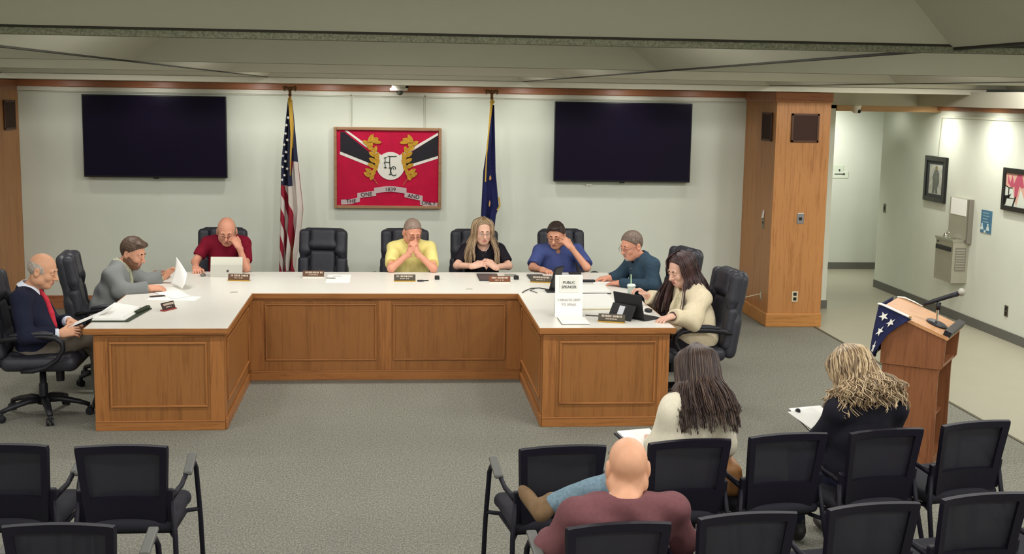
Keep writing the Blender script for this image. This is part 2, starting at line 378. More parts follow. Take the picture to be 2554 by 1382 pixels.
lo4 = [(-HX + g, -HY + g, 0), (HX - g, -HY + g, 0), (HX - g, HY - g, 0), (-HX + g, HY - g, 0)]
up4 = [(-HX + INS, -HY + INS, RISE), (HX - INS, -HY + INS, RISE), (HX - INS, HY - INS, RISE), (-HX + INS, HY - INS, RISE)]
FAC = [facet([lo4[i], lo4[(i + 1) % 4], up4[(i + 1) % 4], up4[i]]) for i in range(4)] + [facet(up4)]
for i in range(-2, 3):
    for j in range(5):
        for me in FAC:
            o = bpy.data.objects.new('ceiling_panel', me); COL.objects.link(o); o.parent = ceil; o.location = (CX0 + CXP * i, CYS + CYP * (j + .5), CZ)
for j in range(6):
    y = CYS + CYP * j; t = .012 if j == 2 else .0
    hw = .018 if j <= 2 else .008
    bmobj('grid_strip', bx(-6.25, 5.93, y - hw, y + hw, CZ - t - .001, CZ + .002), ceil_trim if j <= 2 else mat('ceiling_line', (84, 82, 70), .8), ceil)
    if j <= 3: bmobj('grid_joint', bx(-6.25, 5.93, y - hw - .006, y + .006, CZ + .002, CZ + (.010 if j < 3 else .004)), ceil_dark, ceil)
for i in range(-2, 4):
    x = CX0 + CXP * (i - .5)
    if x > 5.9: continue
    bmobj('grid_joint', bx(x - .011, x + .011, -3.6, 12.38, CZ - .006, CZ + .012), ceil_dark, ceil)
# ------------------------------------------------------------------ wood-clad columns
def column(x0, x1, y0, label, side):
    t = thing('wood_column', label, 'column', ((x0 + x1) / 2, y0, 0)); P = dict(parent=t, world=True)
    bmobj('shaft', bx(x0, x1, y0, YB - .002, .14, 2.53, .004), col_oak, **P)
    bmobj('plinth', bx(x0 - .022, x1 + .006, y0 - .024, YB - .02, 0, .15, .01), col_oak_x, **P)
    bmobj('top_trim', bx(x0 - .03, x1 + .01, y0 - .03, YB - .05, 2.43, 2.532, .01), crown_wood, **P)
    gm = mat('grille_cloth', (64, 46, 40), .85, .2, noise=.2, nscale=300); gf = mat('grille_frame', (82, 52, 36), .5)
    if side == 'right':
        gx = [(('y', 12.93 + .10, 12.93 + .46), x0 - .008, 2.005, 2.31), (('x', 4.225, 4.525), y0 - .008, 2.005, 2.308)]
    else: gx = [(('y', 13.53, 13.92), x1 + .008, 2.0, 2.31)]
    for (ax, a, b), f, z0, z1 in gx:
        if ax == 'y':
            G = bmobj('speaker_grille', bx(f - .006, f + .006, a, b, z0, z1, .002), gm, **P); sgn = 1 if side == 'left' else -1
            bm = bmesh.new()
            for q in ((a, a + .02, z0, z1), (b - .02, b, z0, z1), (a, b, z0, z0 + .02), (a, b, z1 - .02, z1)): bx(f - .006, f + .009 * sgn, q[0], q[1], q[2], q[3], 0, bm)
        else:
            G = bmobj('speaker_grille', bx(a, b, f - .006, f + .006, z0, z1, .002), gm, **P)
            bm = bmesh.new()
            for q in ((a, a + .02, z0, z1), (b - .02, b, z0, z1), (a, b, z0, z0 + .02), (a, b, z1 - .02, z1)): bx(q[0], q[1], f - .012, f + .004, q[2], q[3], 0, bm)
        bmobj('grille_frame', bm, gf, G, True)
    return t
column(4.06, 4.655, 12.92, 'oak-clad square column with two dark speaker grilles right of the right screen', 'right')
column(-4.72, -4.07, 12.92, 'oak-clad column at the left picture edge beside the left screen', 'left')
def wall_plate(name, label, cat, c, nrm, wd, ht, m, extras, group=None):
    """small plate on a wall; nrm 'y-', 'x-' tells which way it faces; extras: list of (du, dz, w, h, proud, material, name)"""
    t = thing(name, label, cat, c, 0, group)
    def add(nm, du, dz, w_, h_, d0, d1, m_, pr):
        if nrm == 'y-': b = bx(c[0] + du - w_ / 2, c[0] + du + w_ / 2, c[1] - d1, c[1] - d0, c[2] + dz - h_ / 2, c[2] + dz + h_ / 2, .0015)
        else: b = bx(c[0] - d1, c[0] - d0, c[1] - du - w_ / 2, c[1] - du + w_ / 2, c[2] + dz - h_ / 2, c[2] + dz + h_ / 2, .0015)
        return bmobj(nm, b, m_, pr, True)
    add('plate', 0, 0, wd, ht, 0, .007, m, t)
    for du, dz, w_, h_, pr, m_, nm in extras: add(nm, du, dz, w_, h_, .006, .006 + pr, m_, t)
    return t
dkp = mat('dark_brass_plate', (86, 80, 66), .4, .4, .4); sock = mat('socket_dark', (28, 26, 24), .5); ivory = mat('ivory_plate', (204, 192, 160), .45)
wall_plate('wall_outlet', 'ivory double power outlet low on the front of the right column', 'outlet', (4.357, 12.92, .335), 'y-', .068, .115, ivory, [(0, .026, .036, .034, .004, sock, 'socket'), (0, -.026, .036, .034, .004, sock, 'socket')])
wall_plate('intercom_plate', 'small grey plate with a round dark button mid height on the column front', 'wall plate', (4.375, 12.92, 1.185), 'y-', .075, .11, mat('grey_plate', (134, 132, 134), .4, .4, .5), [(0, 0, .03, .03, .01, sock, 'button'), (0, .058, .07, .008, .006, rail_white, 'top_edge')])
wall_plate('jack_plate', 'grey jack plate with one dark hole on the left side of the column', 'wall plate', (4.06, 13.21, 1.10), 'x-', .075, .115, mat('grey_plate2', (132, 122, 104), .5), [(0, .01, .035, .025, .004, sock, 'jack')])
wall_plate('outlet_plate', 'small pale outlet on the side of the column where a cord plugs in', 'outlet', (4.06, 13.17, .31), 'x-', .07, .115, mat('pale_plate', (160, 140, 118), .5), [(0, 0, .03, .06, .004, ivory, 'socket')])
tg = thing('paper_tag', 'crumpled white paper tag stuck on the column side above the jack plate', 'tag', (4.056, 13.24, 1.19))
raw('tag_sheet', [(4.050, 13.27, 1.15), (4.046, 13.19, 1.165), (4.040, 13.175, 1.245), (4.050, 13.215, 1.25), (4.054, 13.27, 1.15), (4.054, 13.19, 1.165), (4.054, 13.175, 1.245), (4.056, 13.215, 1.25)], [(0, 1, 2, 3), (7, 6, 5, 4), (0, 4, 5, 1), (1, 5, 6, 2), (2, 6, 7, 3), (3, 7, 4, 0)], paper, tg, True, False)
cord = bmesh.new(); tube(cord, [(4.05, 13.17, .32), (4.0, 13.16, .315), (3.9, 13.25, .27), (3.86, 13.45, .2), (3.88, 13.6, .12), (3.92, 13.75, .05), (3.9, 13.95, .02)], .006, 6)
tag(bmobj('power_cord', cord, ivory), 'beige power cord looping from the column outlet to the floor', 'cord')
wall_plate('light_switch', 'narrow dark switch on the right wall near the hall corner', 'switch', (XR, 15.545, 1.07), 'x-', .075, .115, dkp, [(0, 0, .02, .05, .006, sock, 'toggle')])
wall_plate('wall_outlet', 'dark brass power outlet low on the right wall behind the lectern', 'outlet', (XR, 12.18, .305), 'x-', .07, .115, dkp, [(0, .026, .036, .034, .004, sock, 'socket'), (0, -.026, .036, .034, .004, sock, 'socket')])
# ------------------------------------------------------------------ televisions
def tv(x0, x1, z0, z1, label):
    xc, zc = (x0 + x1) / 2, (z0 + z1) / 2; t = thing('television', label, 'television', (xc, 13.99, z0), 0, None); P = dict(parent=t, world=True)
    bmobj('casing', bx(x0, x1, 13.975, 14.02, z0, z1, .006), tv_frame, **P)
    bmobj('screen', bx(x0 + .012, x1 - .012, 13.971, 13.978, z0 + .018, z1 - .012), screen, **P)
    bmobj('wall_bracket', bx(xc - .3, xc + .3, 14.02, YB - .004, zc - .2, zc + .2), black_pl, **P)
    bmobj('sensor_bump', bx(xc - .03, xc + .03, 13.972, 13.99, z0 - .012, z0 + .002, .003), tv_frame, **P)
tv(-3.373, -1.826, 1.484, 2.384, 'large dark flat screen on the wall left of the flags')
tv(1.823, 3.404, 1.486, 2.388, 'large dark flat screen on the wall right of the blue flag')
struct('trim_8', bx(2.21, 2.28, 14.05, YB, 1.435, 1.452, .003), white_pl)
# ------------------------------------------------------------------ framed banner
fr = thing('framed_banner', 'framed red county banner with white disc and gold wreath hung between the flags', 'banner', (-.052, 14.04, 1.157)); P = dict(parent=fr, world=True)
X0, X1, Z0, Z1 = -.656, .548, 1.157, 2.068; fw_ = .032
frm = wood('frame_wood', (118, 82, 56), (158, 120, 88), 'x', .4)
bm = bmesh.new()
for q in ((X0, X0 + fw_, Z0, Z1), (X1 - fw_, X1, Z0, Z1), (X0 + fw_, X1 - fw_, Z0, Z0 + fw_), (X0 + fw_, X1 - fw_, Z1 - fw_, Z1)): bx(q[0], q[1], 14.015, 14.065, q[2], q[3], .004, bm)
bmobj('frame', bm, frm, **P)
red = mat('banner_red', (196, 14, 62), .75, .2, noise=.10, nscale=9); bblack = mat('banner_black', (38, 34, 42), .8); bwhite = mat('banner_white', (236, 232, 222), .8)
gold = mat('banner_gold', (196, 148, 40), .6, .3, noise=.3, nscale=60); scr = mat('scroll_silver', (204, 184, 184), .7)
bmobj('cloth', bx(X0 + fw_, X1 - fw_, 14.045, 14.055, Z0 + fw_, Z1 - fw_), red, **P)
# picture co-ordinates on the banner: u 0..1 left to right, v 0..1 top to bottom (inside the frame)
IX0, IX1, IZ0, IZ1 = X0 + fw_, X1 - fw_, Z0 + fw_, Z1 - fw_
def B(u, v): return (IX0 + u * (IX1 - IX0), IZ1 - v * (IZ1 - IZ0))
def flat(name, polys, m, y, th=.0025):
    bm = bmesh.new()
    for p in polys: prism(bm, [B(*q) for q in p], 'y', y, y + th)
    return bmobj(name, bm, m, **P)
flat('black_band', [[(.035, .03), (.075, .03), (.42, .40), (.42, .505), (.035, .31)], [(.995, .05), (.995, .335), (.625, .505), (.60, .40)]], bblack, 14.0425)
flat('white_stripe', [[(.075, .01), (.105, .01), (.45, .34), (.43, .37)], [(.03, .29), (.04, .29), (.42, .49), (.41, .525), (.03, .325)], [(.995, .02), (.995, .055), (.60, .385), (.585, .35)], [(.995, .33), (.995, .365), (.62, .53), (.61, .495)]], bwhite, 14.0405)
cu, cvv = .527, .47; ra = .185 * (IZ1 - IZ0)
bm = bmesh.new(); bmesh.ops.create_cone(bm, cap_ends=True, segments=48, radius1=ra, radius2=ra, depth=.003, matrix=Matrix.Translation((B(cu, cvv)[0], 14.0385, B(cu, cvv)[1])) @ Matrix.Rotation(PI / 2, 4, 'X')); bmobj('white_disc', bm, bwhite, **P)
# monogram strokes H and C
mono = mat('monogram_green', (62, 74, 60), .8)
def strokes(name, lines, wd, m, y):
    bm = bmesh.new()
    for L in lines:
        pts = [Vector((B(*p)[0], 0, B(*p)[1])) for p in L]
        for a, b in zip(pts, pts[1:]):
            d = (b - a); l = d.length; box(bm, ((a.x + b.x) / 2, y, (a.z + b.z) / 2), (l + wd * .6, .002, wd), RY(-math.atan2(d.z, d.x)))
    return bmobj(name, bm, m, **P)
Hh = [[(.475, .36), (.472, .43), (.476, .50)], [(.463, .495), (.488, .495)], [(.463, .365), (.49, .355)], [(.52, .34), (.517, .42), (.522, .50)], [(.508, .498), (.535, .498)], [(.50, .345), (.56, .345), (.585, .342)], [(.462, .435), (.475, .418), (.52, .428)]]
strokes('monogram_letter', Hh, .009, mono, 14.035)
Cc = [[(.576, .512), (.575, .495), (.568, .482), (.556, .476), (.545, .482), (.537, .497), (.532, .518), (.530, .54), (.533, .562), (.539, .582), (.548, .595), (.559, .600), (.571, .596), (.582, .584)], [(.52, .49), (.526, .53), (.522, .585)], [(.512, .585), (.532, .588)], [(.552, .495), (.557, .515)]]
strokes('monogram_letter', Cc, .009, mono, 14.035)
def leaf_poly(u, v, ang, L=.105, W=.058):
    pts = []
    for k in range(8):
        t = 2 * PI * k / 8; a = L / 2 * math.cos(t) * (1.15 if k == 0 else 1); b = W / 2 * math.sin(t)
        pts.append((u + (a * math.cos(ang) - b * math.sin(ang)) * .74, v + a * math.sin(ang) + b * math.cos(ang)))
    return pts
for s in (-1, 1):
    path = [(.215, .18), (.175, .25), (.155, .33), (.152, .41), (.165, .48), (.19, .55), (.205, .60)]
    k = 0
    for (du, v) in path:
        for side in (-1, 1):
            bm = bmesh.new(); u = cu + s * (du + .022 * side); a = (math.radians(-70 + 40 * side) if s > 0 else math.radians(250 - 40 * side)); prism(bm, [B(*q) for q in leaf_poly(u, v - .012 * side, a)], 'y', 14.034 - .001 * k, 14.038 - .001 * k); bmobj('wreath_leaf', bm, gold, **P); k = (k + 1) % 4
    for (du, v, a) in ((.165, .125, -15), (.195, .11, -60), (.14, .15, 10)):
        bm = bmesh.new(); aa = math.radians(a) if s < 0 else PI - math.radians(a); prism(bm, [B(*q) for q in leaf_poly(cu + s * du, v, aa, .125, .06)], 'y', 14.0285 - .001 * k, 14.0325 - .001 * k); bmobj('wreath_leaf', bm, gold, **P); k = (k + 1) % 4
    strokes('wreath_stem', [[(cu + s * .185, .62), (cu + s * .15, .67), (cu + s * .125, .72)]], .007, mat('stem_gold', (196, 130, 70), .6), 14.036)
# scroll with words
def scroll(name, u0, u1, v0a, v0b, h, dy=0, n=8, bow=.0):
    top = [(u0 + (u1 - u0) * i / n, v0a + (v0b - v0a) * i / n - bow * math.sin(PI * i / n)) for i in range(n + 1)]
    return flat(name, [top + [(a, b + h) for a, b in top[::-1]]], scr, 14.0395 - dy)
scroll('scroll_ribbon', .04, .225, .925, .885, .065, 0, 8, -.012)
scroll('scroll_ribbon', .20, .385, .835, .800, .07, .0015)
scroll('scroll_ribbon', .365, .685, .765, .765, .075, .003, 10, .025)
scroll('scroll_ribbon', .665, .845, .815, .865, .07, .0015)
scroll('scroll_ribbon', .82, .995, .925, .955, .06, 0, 8, -.012)
def btext(s, u, v, size, ang):
    x, z = B(u, v); M = Matrix.Translation((x - fr.location.x, 14.0345 - fr.location.y, z - fr.location.z)) @ Matrix.Rotation(ang, 4, 'Y') @ Matrix.Rotation(PI / 2, 4, 'X'); text('scroll_word', s, size, ink, fr, M)
black_ink = mat('black_ink', (40, 30, 36), .8); ink_, ink = ink, black_ink
btext('THE', .14, .945, .062, -.05); btext('ONE', .29, .852, .062, -.1); btext('1839', .525, .785, .062, 0); btext('AND', .755, .875, .062, .13); btext('ONLY', .905, .965, .060, .08)
ink = ink_
bmobj('glazing', bx(IX0, IX1, 14.022, 14.024, IZ0, IZ1), glass, **P)
for x in (-.462, .362):
    bm = bmesh.new(); tube(bm, [(x, 14.05, 2.41), (x, 14.05, 2.07)], .0025, 6); tube(bm, [(x - .012, 14.05, 2.415), (x, 14.045, 2.43), (x + .004, 14.05, 2.405)], .003, 6)
    bmobj('hanging_wire', bm, mat('wire', (150, 140, 110), .4, .5, .5), **P)
# ------------------------------------------------------------------ flags on poles
def drape(x, y, ztop, zbot, wl, wr, folds, seed, nz_=60, nu=61):
    """hanging cloth around a pole: returns vertices, faces, uv (a across the folds, b down)"""
    R = np.random.default_rng(seed); ph = R.uniform(0, 6.28, 4); V = []; UV = []
    for j in range(nz_ + 1):
        t = j / nz_; z = ztop + (zbot - ztop) * t
        L, Rr = np.interp(t, wl[0], wl[1]), np.interp(t, wr[0], wr[1]); amp = .02 + .055 * t ** .6
        for i in range(nu):
            a = i / (nu - 1); X = x + L + (Rr - L) * a
            Y = y - amp * (.55 * math.sin(folds * 2 * PI * a + ph[0] + .8 * t) + .35 * math.sin((folds * 2 + 1) * PI * a + ph[1] - 1.3 * t)) - .02 * math.sin(PI * a)
            X += .012 * t * math.sin(folds * 4 * PI * a + ph[2]); V.append((X, Y, z + .02 * t * math.sin(5 * a + ph[3]))); UV.append((a, t))
    F = [(j * nu + i, j * nu + i + 1, (j + 1) * nu + i + 1, (j + 1) * nu + i) for j in range(nz_) for i in range(nu - 1)]
    return V, F, UV
def uvmesh(name, V, F, UV, m, parent):
    me = bpy.data.meshes.new(name); me.from_pydata(V, [], F); ul = me.uv_layers.new(name='UVMap')
    for l in me.loops: ul.data[l.index].uv = UV[l.vertex_index]
    o = link(name, me, m, parent, True, True)
    md = o.modifiers.new('thickness', 'SOLIDIFY'); md.thickness = .003; return o
def flag_us():
    m = bpy.data.materials.new('stars_and_stripes_cloth'); m.use_nodes = True; nt = m.node_tree; b = nt.nodes['Principled BSDF']; b.inputs['Roughness'].default_value = .8
    uv = nt.nodes.new('ShaderNodeUVMap'); sp = nt.nodes.new('ShaderNodeSeparateXYZ'); nt.links.new(uv.outputs[0], sp.inputs[0])
    def M(op, a, b_=None, c=None):
        n = nt.nodes.new('ShaderNodeMath'); n.operation = op
        for i, v in enumerate((a, b_, c)):
            if v is None: continue
            if isinstance(v, (int, float)): n.inputs[i].default_value = v
            else: nt.links.new(v, n.inputs[i])
        return n.outputs[0]
    a, t = sp.outputs[0], sp.outputs[1]
    tri = M('PINGPONG', M('MULTIPLY', a, 3.0), .75)                   # the folds mirror the stripes back and forth
    s = M('ADD', M('MULTIPLY', M('MULTIPLY', t, 6.5), M('POWER', M('SUBTRACT', 1.02, a), 1.6)), M('MULTIPLY', a, 3.1))
    st = M('LESS_THAN', M('FRACT', s), .5)
    cb = M('LESS_THAN', M('ADD', t, M('MULTIPLY', a, -.02)), M('ADD', .47, M('MULTIPLY', M('GREATER_THAN', a, .55), -.14)))
    mx = nt.nodes.new('ShaderNodeMix'); mx.data_type = 'RGBA'; mx.inputs[6].default_value = rgb((214, 204, 196)); mx.inputs[7].default_value = rgb((150, 16, 44)); nt.links.new(st, mx.inputs[0])
    m2 = nt.nodes.new('ShaderNodeMix'); m2.data_type = 'RGBA'; m2.inputs[7].default_value = rgb((32, 36, 66)); nt.links.new(mx.outputs[2], m2.inputs[6]); nt.links.new(cb, m2.inputs[0])
    nt.links.new(m2.outputs[2], b.inputs['Base Color']); return m
def star_poly(cx, cz, r, rot=0):
    return [(cx + (r if k % 2 == 0 else r * .4) * math.sin(PI * k / 5 + rot), cz + (r if k % 2 == 0 else r * .4) * math.cos(PI * k / 5 + rot)) for k in range(10)]
fg = mat('gold_fringe', (206, 166, 66), .6, .3, noise=.3, nscale=200); pole_m = mat('pole_brass', (176, 120, 56), .35, .5, .3)
def flagpole(x, label, pole_top=2.40):
    t = thing('flag', label, 'flag', (x, 13.72, 0)); P = dict(parent=t, world=True)
    bm = bmesh.new(); lathe(bm, [(.0001, 0), (.16, .0), (.16, .015), (.10, .04), (.03, .06), (.025, .12), (.0001, .12)], 24, (x, 13.72, 0)); bmobj('base', bm, brass, smooth=True, **P)
    bm = bmesh.new(); tube(bm, [(x, 13.72, .1), (x, 13.72, 2.40)], .014, 10); bmobj('pole', bm, pole_m, **P)
    bm = bmesh.new(); sphere(bm, (x, 13.72, 2.415), .02, 10); tube(bm, [(x, 13.72, 2.43), (x, 13.72, 2.47)], [.013, .02], 8); sphere(bm, (x, 13.715, 2.485), (.018, .022, .022), 8)
    for s in (-1, 1): sphere(bm, (x + s * .035, 13.722, 2.487), (.038, .010, .017), 10, RY(-s * .45)); sphere(bm, (x + s * .062, 13.722, 2.478), (.012, .008, .026), 8, RY(s * .3))
    bmobj('eagle_finial', bm, mat('dark_brass', (120, 84, 50), .4, .5, .5), smooth=True, **P)
    return t
f1 = flagpole(-1.11, 'United States flag draped on a pole behind the empty chair')
V, F, UV = drape(-1.11, 13.70, 2.36, .42, ([0, .15, .35, .6, 1], [-.018, -.05, -.09, -.10, -.12]), ([0, .12, .35, .62, .72, 1], [.022, .045, .085, .14, .12, .03]), 2.5, 3)
uvmesh('cloth', V, F, UV, flag_us(), f1)
bm = bmesh.new()
for k, (dx, z) in enumerate([(-.015, 2.17), (-.035, 2.09), (-.045, 2.0), (-.025, 1.93), (-.06, 1.88), (-.04, 1.80), (-.075, 1.76), (-.05, 1.70), (-.08, 1.64), (-.03, 1.62), (-.06, 1.55), (-.085, 1.50)]):
    prism(bm, star_poly(-1.11 + dx, z, .019, rng.uniform(0, 1)), 'y', 13.615 + .02 * (z - 1.5), 13.618 + .02 * (z - 1.5))
bmobj('star', bm, bwhite, f1, True)['kind'] = 'stuff'
bm = bmesh.new(); tube(bm, [(-1.11, 13.66, 2.38), (-1.10, 13.64, 2.2), (-1.09, 13.62, 2.0), (-1.10, 13.60, 1.75), (-1.105, 13.58, 1.55)], [.02, .014, .012, .009, .006], 8); tube(bm, [(-1.095, 13.66, 2.36), (-1.075, 13.64, 2.1), (-1.08, 13.62, 1.85)], [.01, .008, .006], 6); bmobj('gold_cord', bm, fg, f1, True, True)
f2 = flagpole(1.085, 'blue state flag with gold fringe draped on a pole behind the woman in black')
V, F, UV = drape(1.085, 13.70, 2.34, .9, ([0, .25, .5, 1], [-.012, -.03, -.08, -.105]), ([0, .25, .5, .78, .84, 1], [.024, .04, .055, .10, .07, .05]), 1.6, 9)
uvmesh('cloth', V, F, UV, mat('flag_blue', (34, 38, 84), .8, .2, noise=.1, nscale=20), f2)
bm = bmesh.new(); tube(bm, [(1.08, 13.66, 2.37), (1.055, 13.64, 2.1), (1.03, 13.63, 1.8), (1.02, 13.62, 1.5)], [.016, .008, .007, .008], 6); tube(bm, [(1.075, 13.67, 2.385), (1.1, 13.66, 2.36)], [.026, .022], 8)
tube(bm, [(1.172, 13.63, 1.33), (1.186, 13.635, 1.235), (1.155, 13.635, 1.185)], .008, 6); bmobj('gold_fringe', bm, fg, f2, True)
bm = bmesh.new(); prism(bm, [(1.062, 1.56), (1.075, 1.575), (1.085, 1.535), (1.07, 1.515), (1.058, 1.53)], 'y', 13.60, 13.603); prism(bm, [(1.06, 1.27), (1.068, 1.30), (1.078, 1.27), (1.07, 1.225), (1.058, 1.235)], 'y', 13.595, 13.598)
bmobj('gold_emblem', bm, mat('emblem_gold', (196, 150, 90), .6), f2, True)
# ------------------------------------------------------------------ ceiling devices
t = thing('ceiling_camera', 'white dome camera fixed under the soffit above the banner', 'camera', (.06, 13.6, 2.535)); P = dict(parent=t, world=True)
bmobj('mount', bx(-.012, .135, 13.52, 13.66, 2.505, 2.536, .008), white_pl, **P)
bmobj('body', bx(-.03, .16, 13.50, 13.68, 2.478, 2.507, .01), white_pl, **P)
bm = bmesh.new(); sphere(bm, (.075, 13.58, 2.468), (.042, .042, .04), 16); bmobj('dome', bm, mat('dome_dark', (58, 56, 50), .15, .5), smooth=True, **P)
bm = bmesh.new(); sphere(bm, (.155, 13.55, 2.515), (.018, .02, .014), 8); bmobj('lens_knob', bm, black_pl, smooth=True, **P)
t = thing('ceiling_camera', 'small white turret camera under the soffit at the hall opening', 'camera', (5.17, 13.5, 2.40)); P = dict(parent=t, world=True)
bm = bmesh.new(); lathe(bm, [(.0001, 2.405), (.055, 2.405), (.055, 2.385), (.045, 2.37), (.045, 2.33), (.03, 2.315), (.0001, 2.31)], 20, (5.17, 13.55, 0)); bmobj('housing', bm, white_pl, smooth=True, **P)
bm = bmesh.new(); sphere(bm, (5.19, 13.515, 2.335), .022, 10); bmobj('lens', bm, black_pl, smooth=True, **P)
t = thing('sprinkler_head', 'small dark sprinkler head under the soffit above the column', 'sprinkler', (4.709, 13.55, 2.535)); P = dict(parent=t, world=True)
bm = bmesh.new(); lathe(bm, [(.0001, 2.536), (.04, 2.534), (.03, 2.525), (.0001, 2.525)], 14, (4.709, 13.55, 0)); bmobj('escutcheon', bm, white_pl, **P)
bm = bmesh.new(); lathe(bm, [(.0001, 2.526), (.01, 2.526), (.008, 2.505), (.02, 2.50), (.02, 2.496), (.0001, 2.496)], 10, (4.709, 13.55, 0)); bmobj('deflector', bm, mat('dark_bronze', (70, 56, 44), .4), **P)
# ------------------------------------------------------------------ right wall things
def wall_picture(label, y0, y1, z0, z1, fwid, art, mats_):
    t = thing('framed_picture', label, 'picture', (XR, (y0 + y1) / 2, z0)); P = dict(parent=t, world=True)
    bm = bmesh.new()
    for q in ((y0, y0 + fwid, z0, z1), (y1 - fwid, y1, z0, z1), (y0 + fwid, y1 - fwid, z0, z0 + fwid), (y0 + fwid, y1 - fwid, z1 - fwid, z1)): bx(XR - .035, XR - .004, q[0], q[1], q[2], q[3], .003, bm)
    bmobj('frame', bm, mats_[0], **P)
    bmobj('mat_board', bx(XR - .018, XR - .006, y0 + fwid, y1 - fwid, z0 + fwid, z1 - fwid), mats_[1], **P)
    def A(u, v): return (y1 - fwid - u * (y1 - y0 - 2 * fwid), z1 - fwid - v * (z1 - z0 - 2 * fwid))
    k = 0
    for nm, polys, m in art:
        bm = bmesh.new()
        for p in polys: prism(bm, [A(*q) for q in p], 'x', XR - .0195 - .0006 * k, XR - .0175 - .0006 * k)
        bmobj(nm, bm, m, **P); k += 1
    bmobj('glazing', bx(XR - .027, XR - .0255, y0 + fwid, y1 - fwid, z0 + fwid, z1 - fwid), glass, **P)
    return t
blkf = mat('black_frame', (26, 24, 24), .4, .4)
gph = mat('photo_grey', (186, 188, 176), .7, noise=.25, nscale=14); gph2 = mat('photo_dark', (108, 112, 104), .7, noise=.2, nscale=20); gph3 = mat('photo_tan', (138, 124, 94), .7)
p1 = wall_picture('black-framed grey standing-figure picture above the drinking fountain', 13.77, 14.34, 1.287, 1.818, .055, [
    ('print', [[(.14, .10), (.88, .10), (.88, .92), (.14, .92)]], gph),
    ('figure_coat', [[(.42, .30), (.50, .22), (.62, .24), (.72, .34), (.74, .60), (.66, .74), (.68, .90), (.56, .90), (.52, .74), (.48, .90), (.36, .90), (.36, .60), (.33, .44)]], gph2),
    ('figure_head', [[(.47, .16), (.53, .12), (.60, .15), (.61, .22), (.55, .25), (.48, .23)]], gph3)], (blkf, mat('mat_board_dark', (66, 68, 70), .8)))
bm = bmesh.new(); tube(bm, [(XR - .01, 14.0, 2.275), (XR - .01, 14.05, 1.81)], .0025, 6); bmobj('hanging_wire', bm, MATS['wire'], p1, True)
pk = mat('art_pink', (196, 88, 112), .7); pk2 = mat('art_peach', (226, 178, 160), .7); wh = mat('art_white', (226, 232, 220), .7); bk = mat('art_black', (30, 30, 28), .7)
wall_picture('black-framed pink and white abstract picture at the right picture edge', 11.35, 12.41, 1.35, 1.79, .05, [
    ('print', [[(0, 0), (1, 0), (1, 1), (0, 1)]], pk2),
    ('pale_area', [[(0, .42), (.16, .45), (.20, .74), (.26, 1), (0, 1)], [(.26, 1), (.33, .45), (.42, .75), (.5, 1)]], wh),
    ('pink_shape', [[(.04, .04), (.10, .3), (.14, .05), (.18, .32), (.25, .02), (.34, .02), (.40, .38), (.36, .42), (.30, .36), (.26, .70), (.21, .72), (.20, .4), (.12, .42), (.05, .30)], [(.45, .1), (.7, .2), (.8, .6), (.6, .7)]], pk),
    ('dark_line', [[(0, .38), (.08, .44), (.16, .43), (.16, .46), (.08, .47), (0, .41)], [(.07, .46), (.09, .46), (.09, .75), (.07, .75)], [(.0, .70), (.08, .68), (.14, .62), (.10, .75), (.22, .75), (.22, .77), (.05, .78), (.02, .98), (0, .98)], [(.22, .70), (.25, .70), (.20, 1), (.17, 1)]], bk)], (blkf, paper))
po = thing('wall_poster', 'narrow blue notice poster on the wall right of the drinking fountain', 'poster', (XR, 12.75, 1.06)); P = dict(parent=po, world=True)
bmobj('sheet', bx(XR - .006, XR - .001, 12.635, 12.875, 1.06, 1.305), mat('poster_blue', (74, 118, 146), .6, noise=.1, nscale=8), **P)
bm = bmesh.new()
for k, (a, b) in enumerate(((12.70, 12.84), (12.69, 12.83), (12.72, 12.83), (12.70, 12.83))): bx(XR - .0075, XR - .0055, a, b, 1.268 - .032 * k, 1.280 - .032 * k, 0, bm)
bmobj('poster_lines', bm, mat('poster_pale', (128, 160, 176), .6), **P)
bm = bmesh.new()
for yy in (12.84, 12.71):
    prism(bm, [(yy - .035, 1.09), (yy + .035, 1.09), (yy + .02, 1.13), (yy - .02, 1.13)], 'x', XR - .0078, XR - .0056); prism(bm, [(yy - .014, 1.132), (yy + .014, 1.132), (yy + .012, 1.162), (yy - .012, 1.162)], 'x', XR - .0078, XR - .0056)
bx(XR - .0078, XR - .0056, 12.75, 12.79, 1.062, 1.088, 0, bm); bmobj('poster_figures', bm, mat('poster_white', (206, 222, 222), .6), **P)
sg = thing('hall_sign', 'white paper sign with an arrow on the far hall wall', 'sign', (6.45, 17.43, 1.33)); P = dict(parent=sg, world=True)
bmobj('board', bx(6.325, 6.585, 17.422, 17.43, 1.332, 1.43, .002), mat('sign_white', (214, 222, 206), .6), **P)
bmobj('upper_sheet', bx(6.35, 6.51, 17.423, 17.43, 1.43, 1.52, .002), mat('sign_white2', (206, 216, 198), .6), **P)
bm = bmesh.new(); bx(6.375, 6.525, 17.419, 17.423, 1.383, 1.398, 0, bm); prism(bm, [(6.50, 1.378), (6.53, 1.376), (6.53, 1.405), (6.50, 1.402)], 'y', 17.419, 17.423); bx(6.437, 6.458, 17.419, 17.423, 1.43, 1.462, 0, bm); bmobj('sign_arrow', bm, ink, **P)
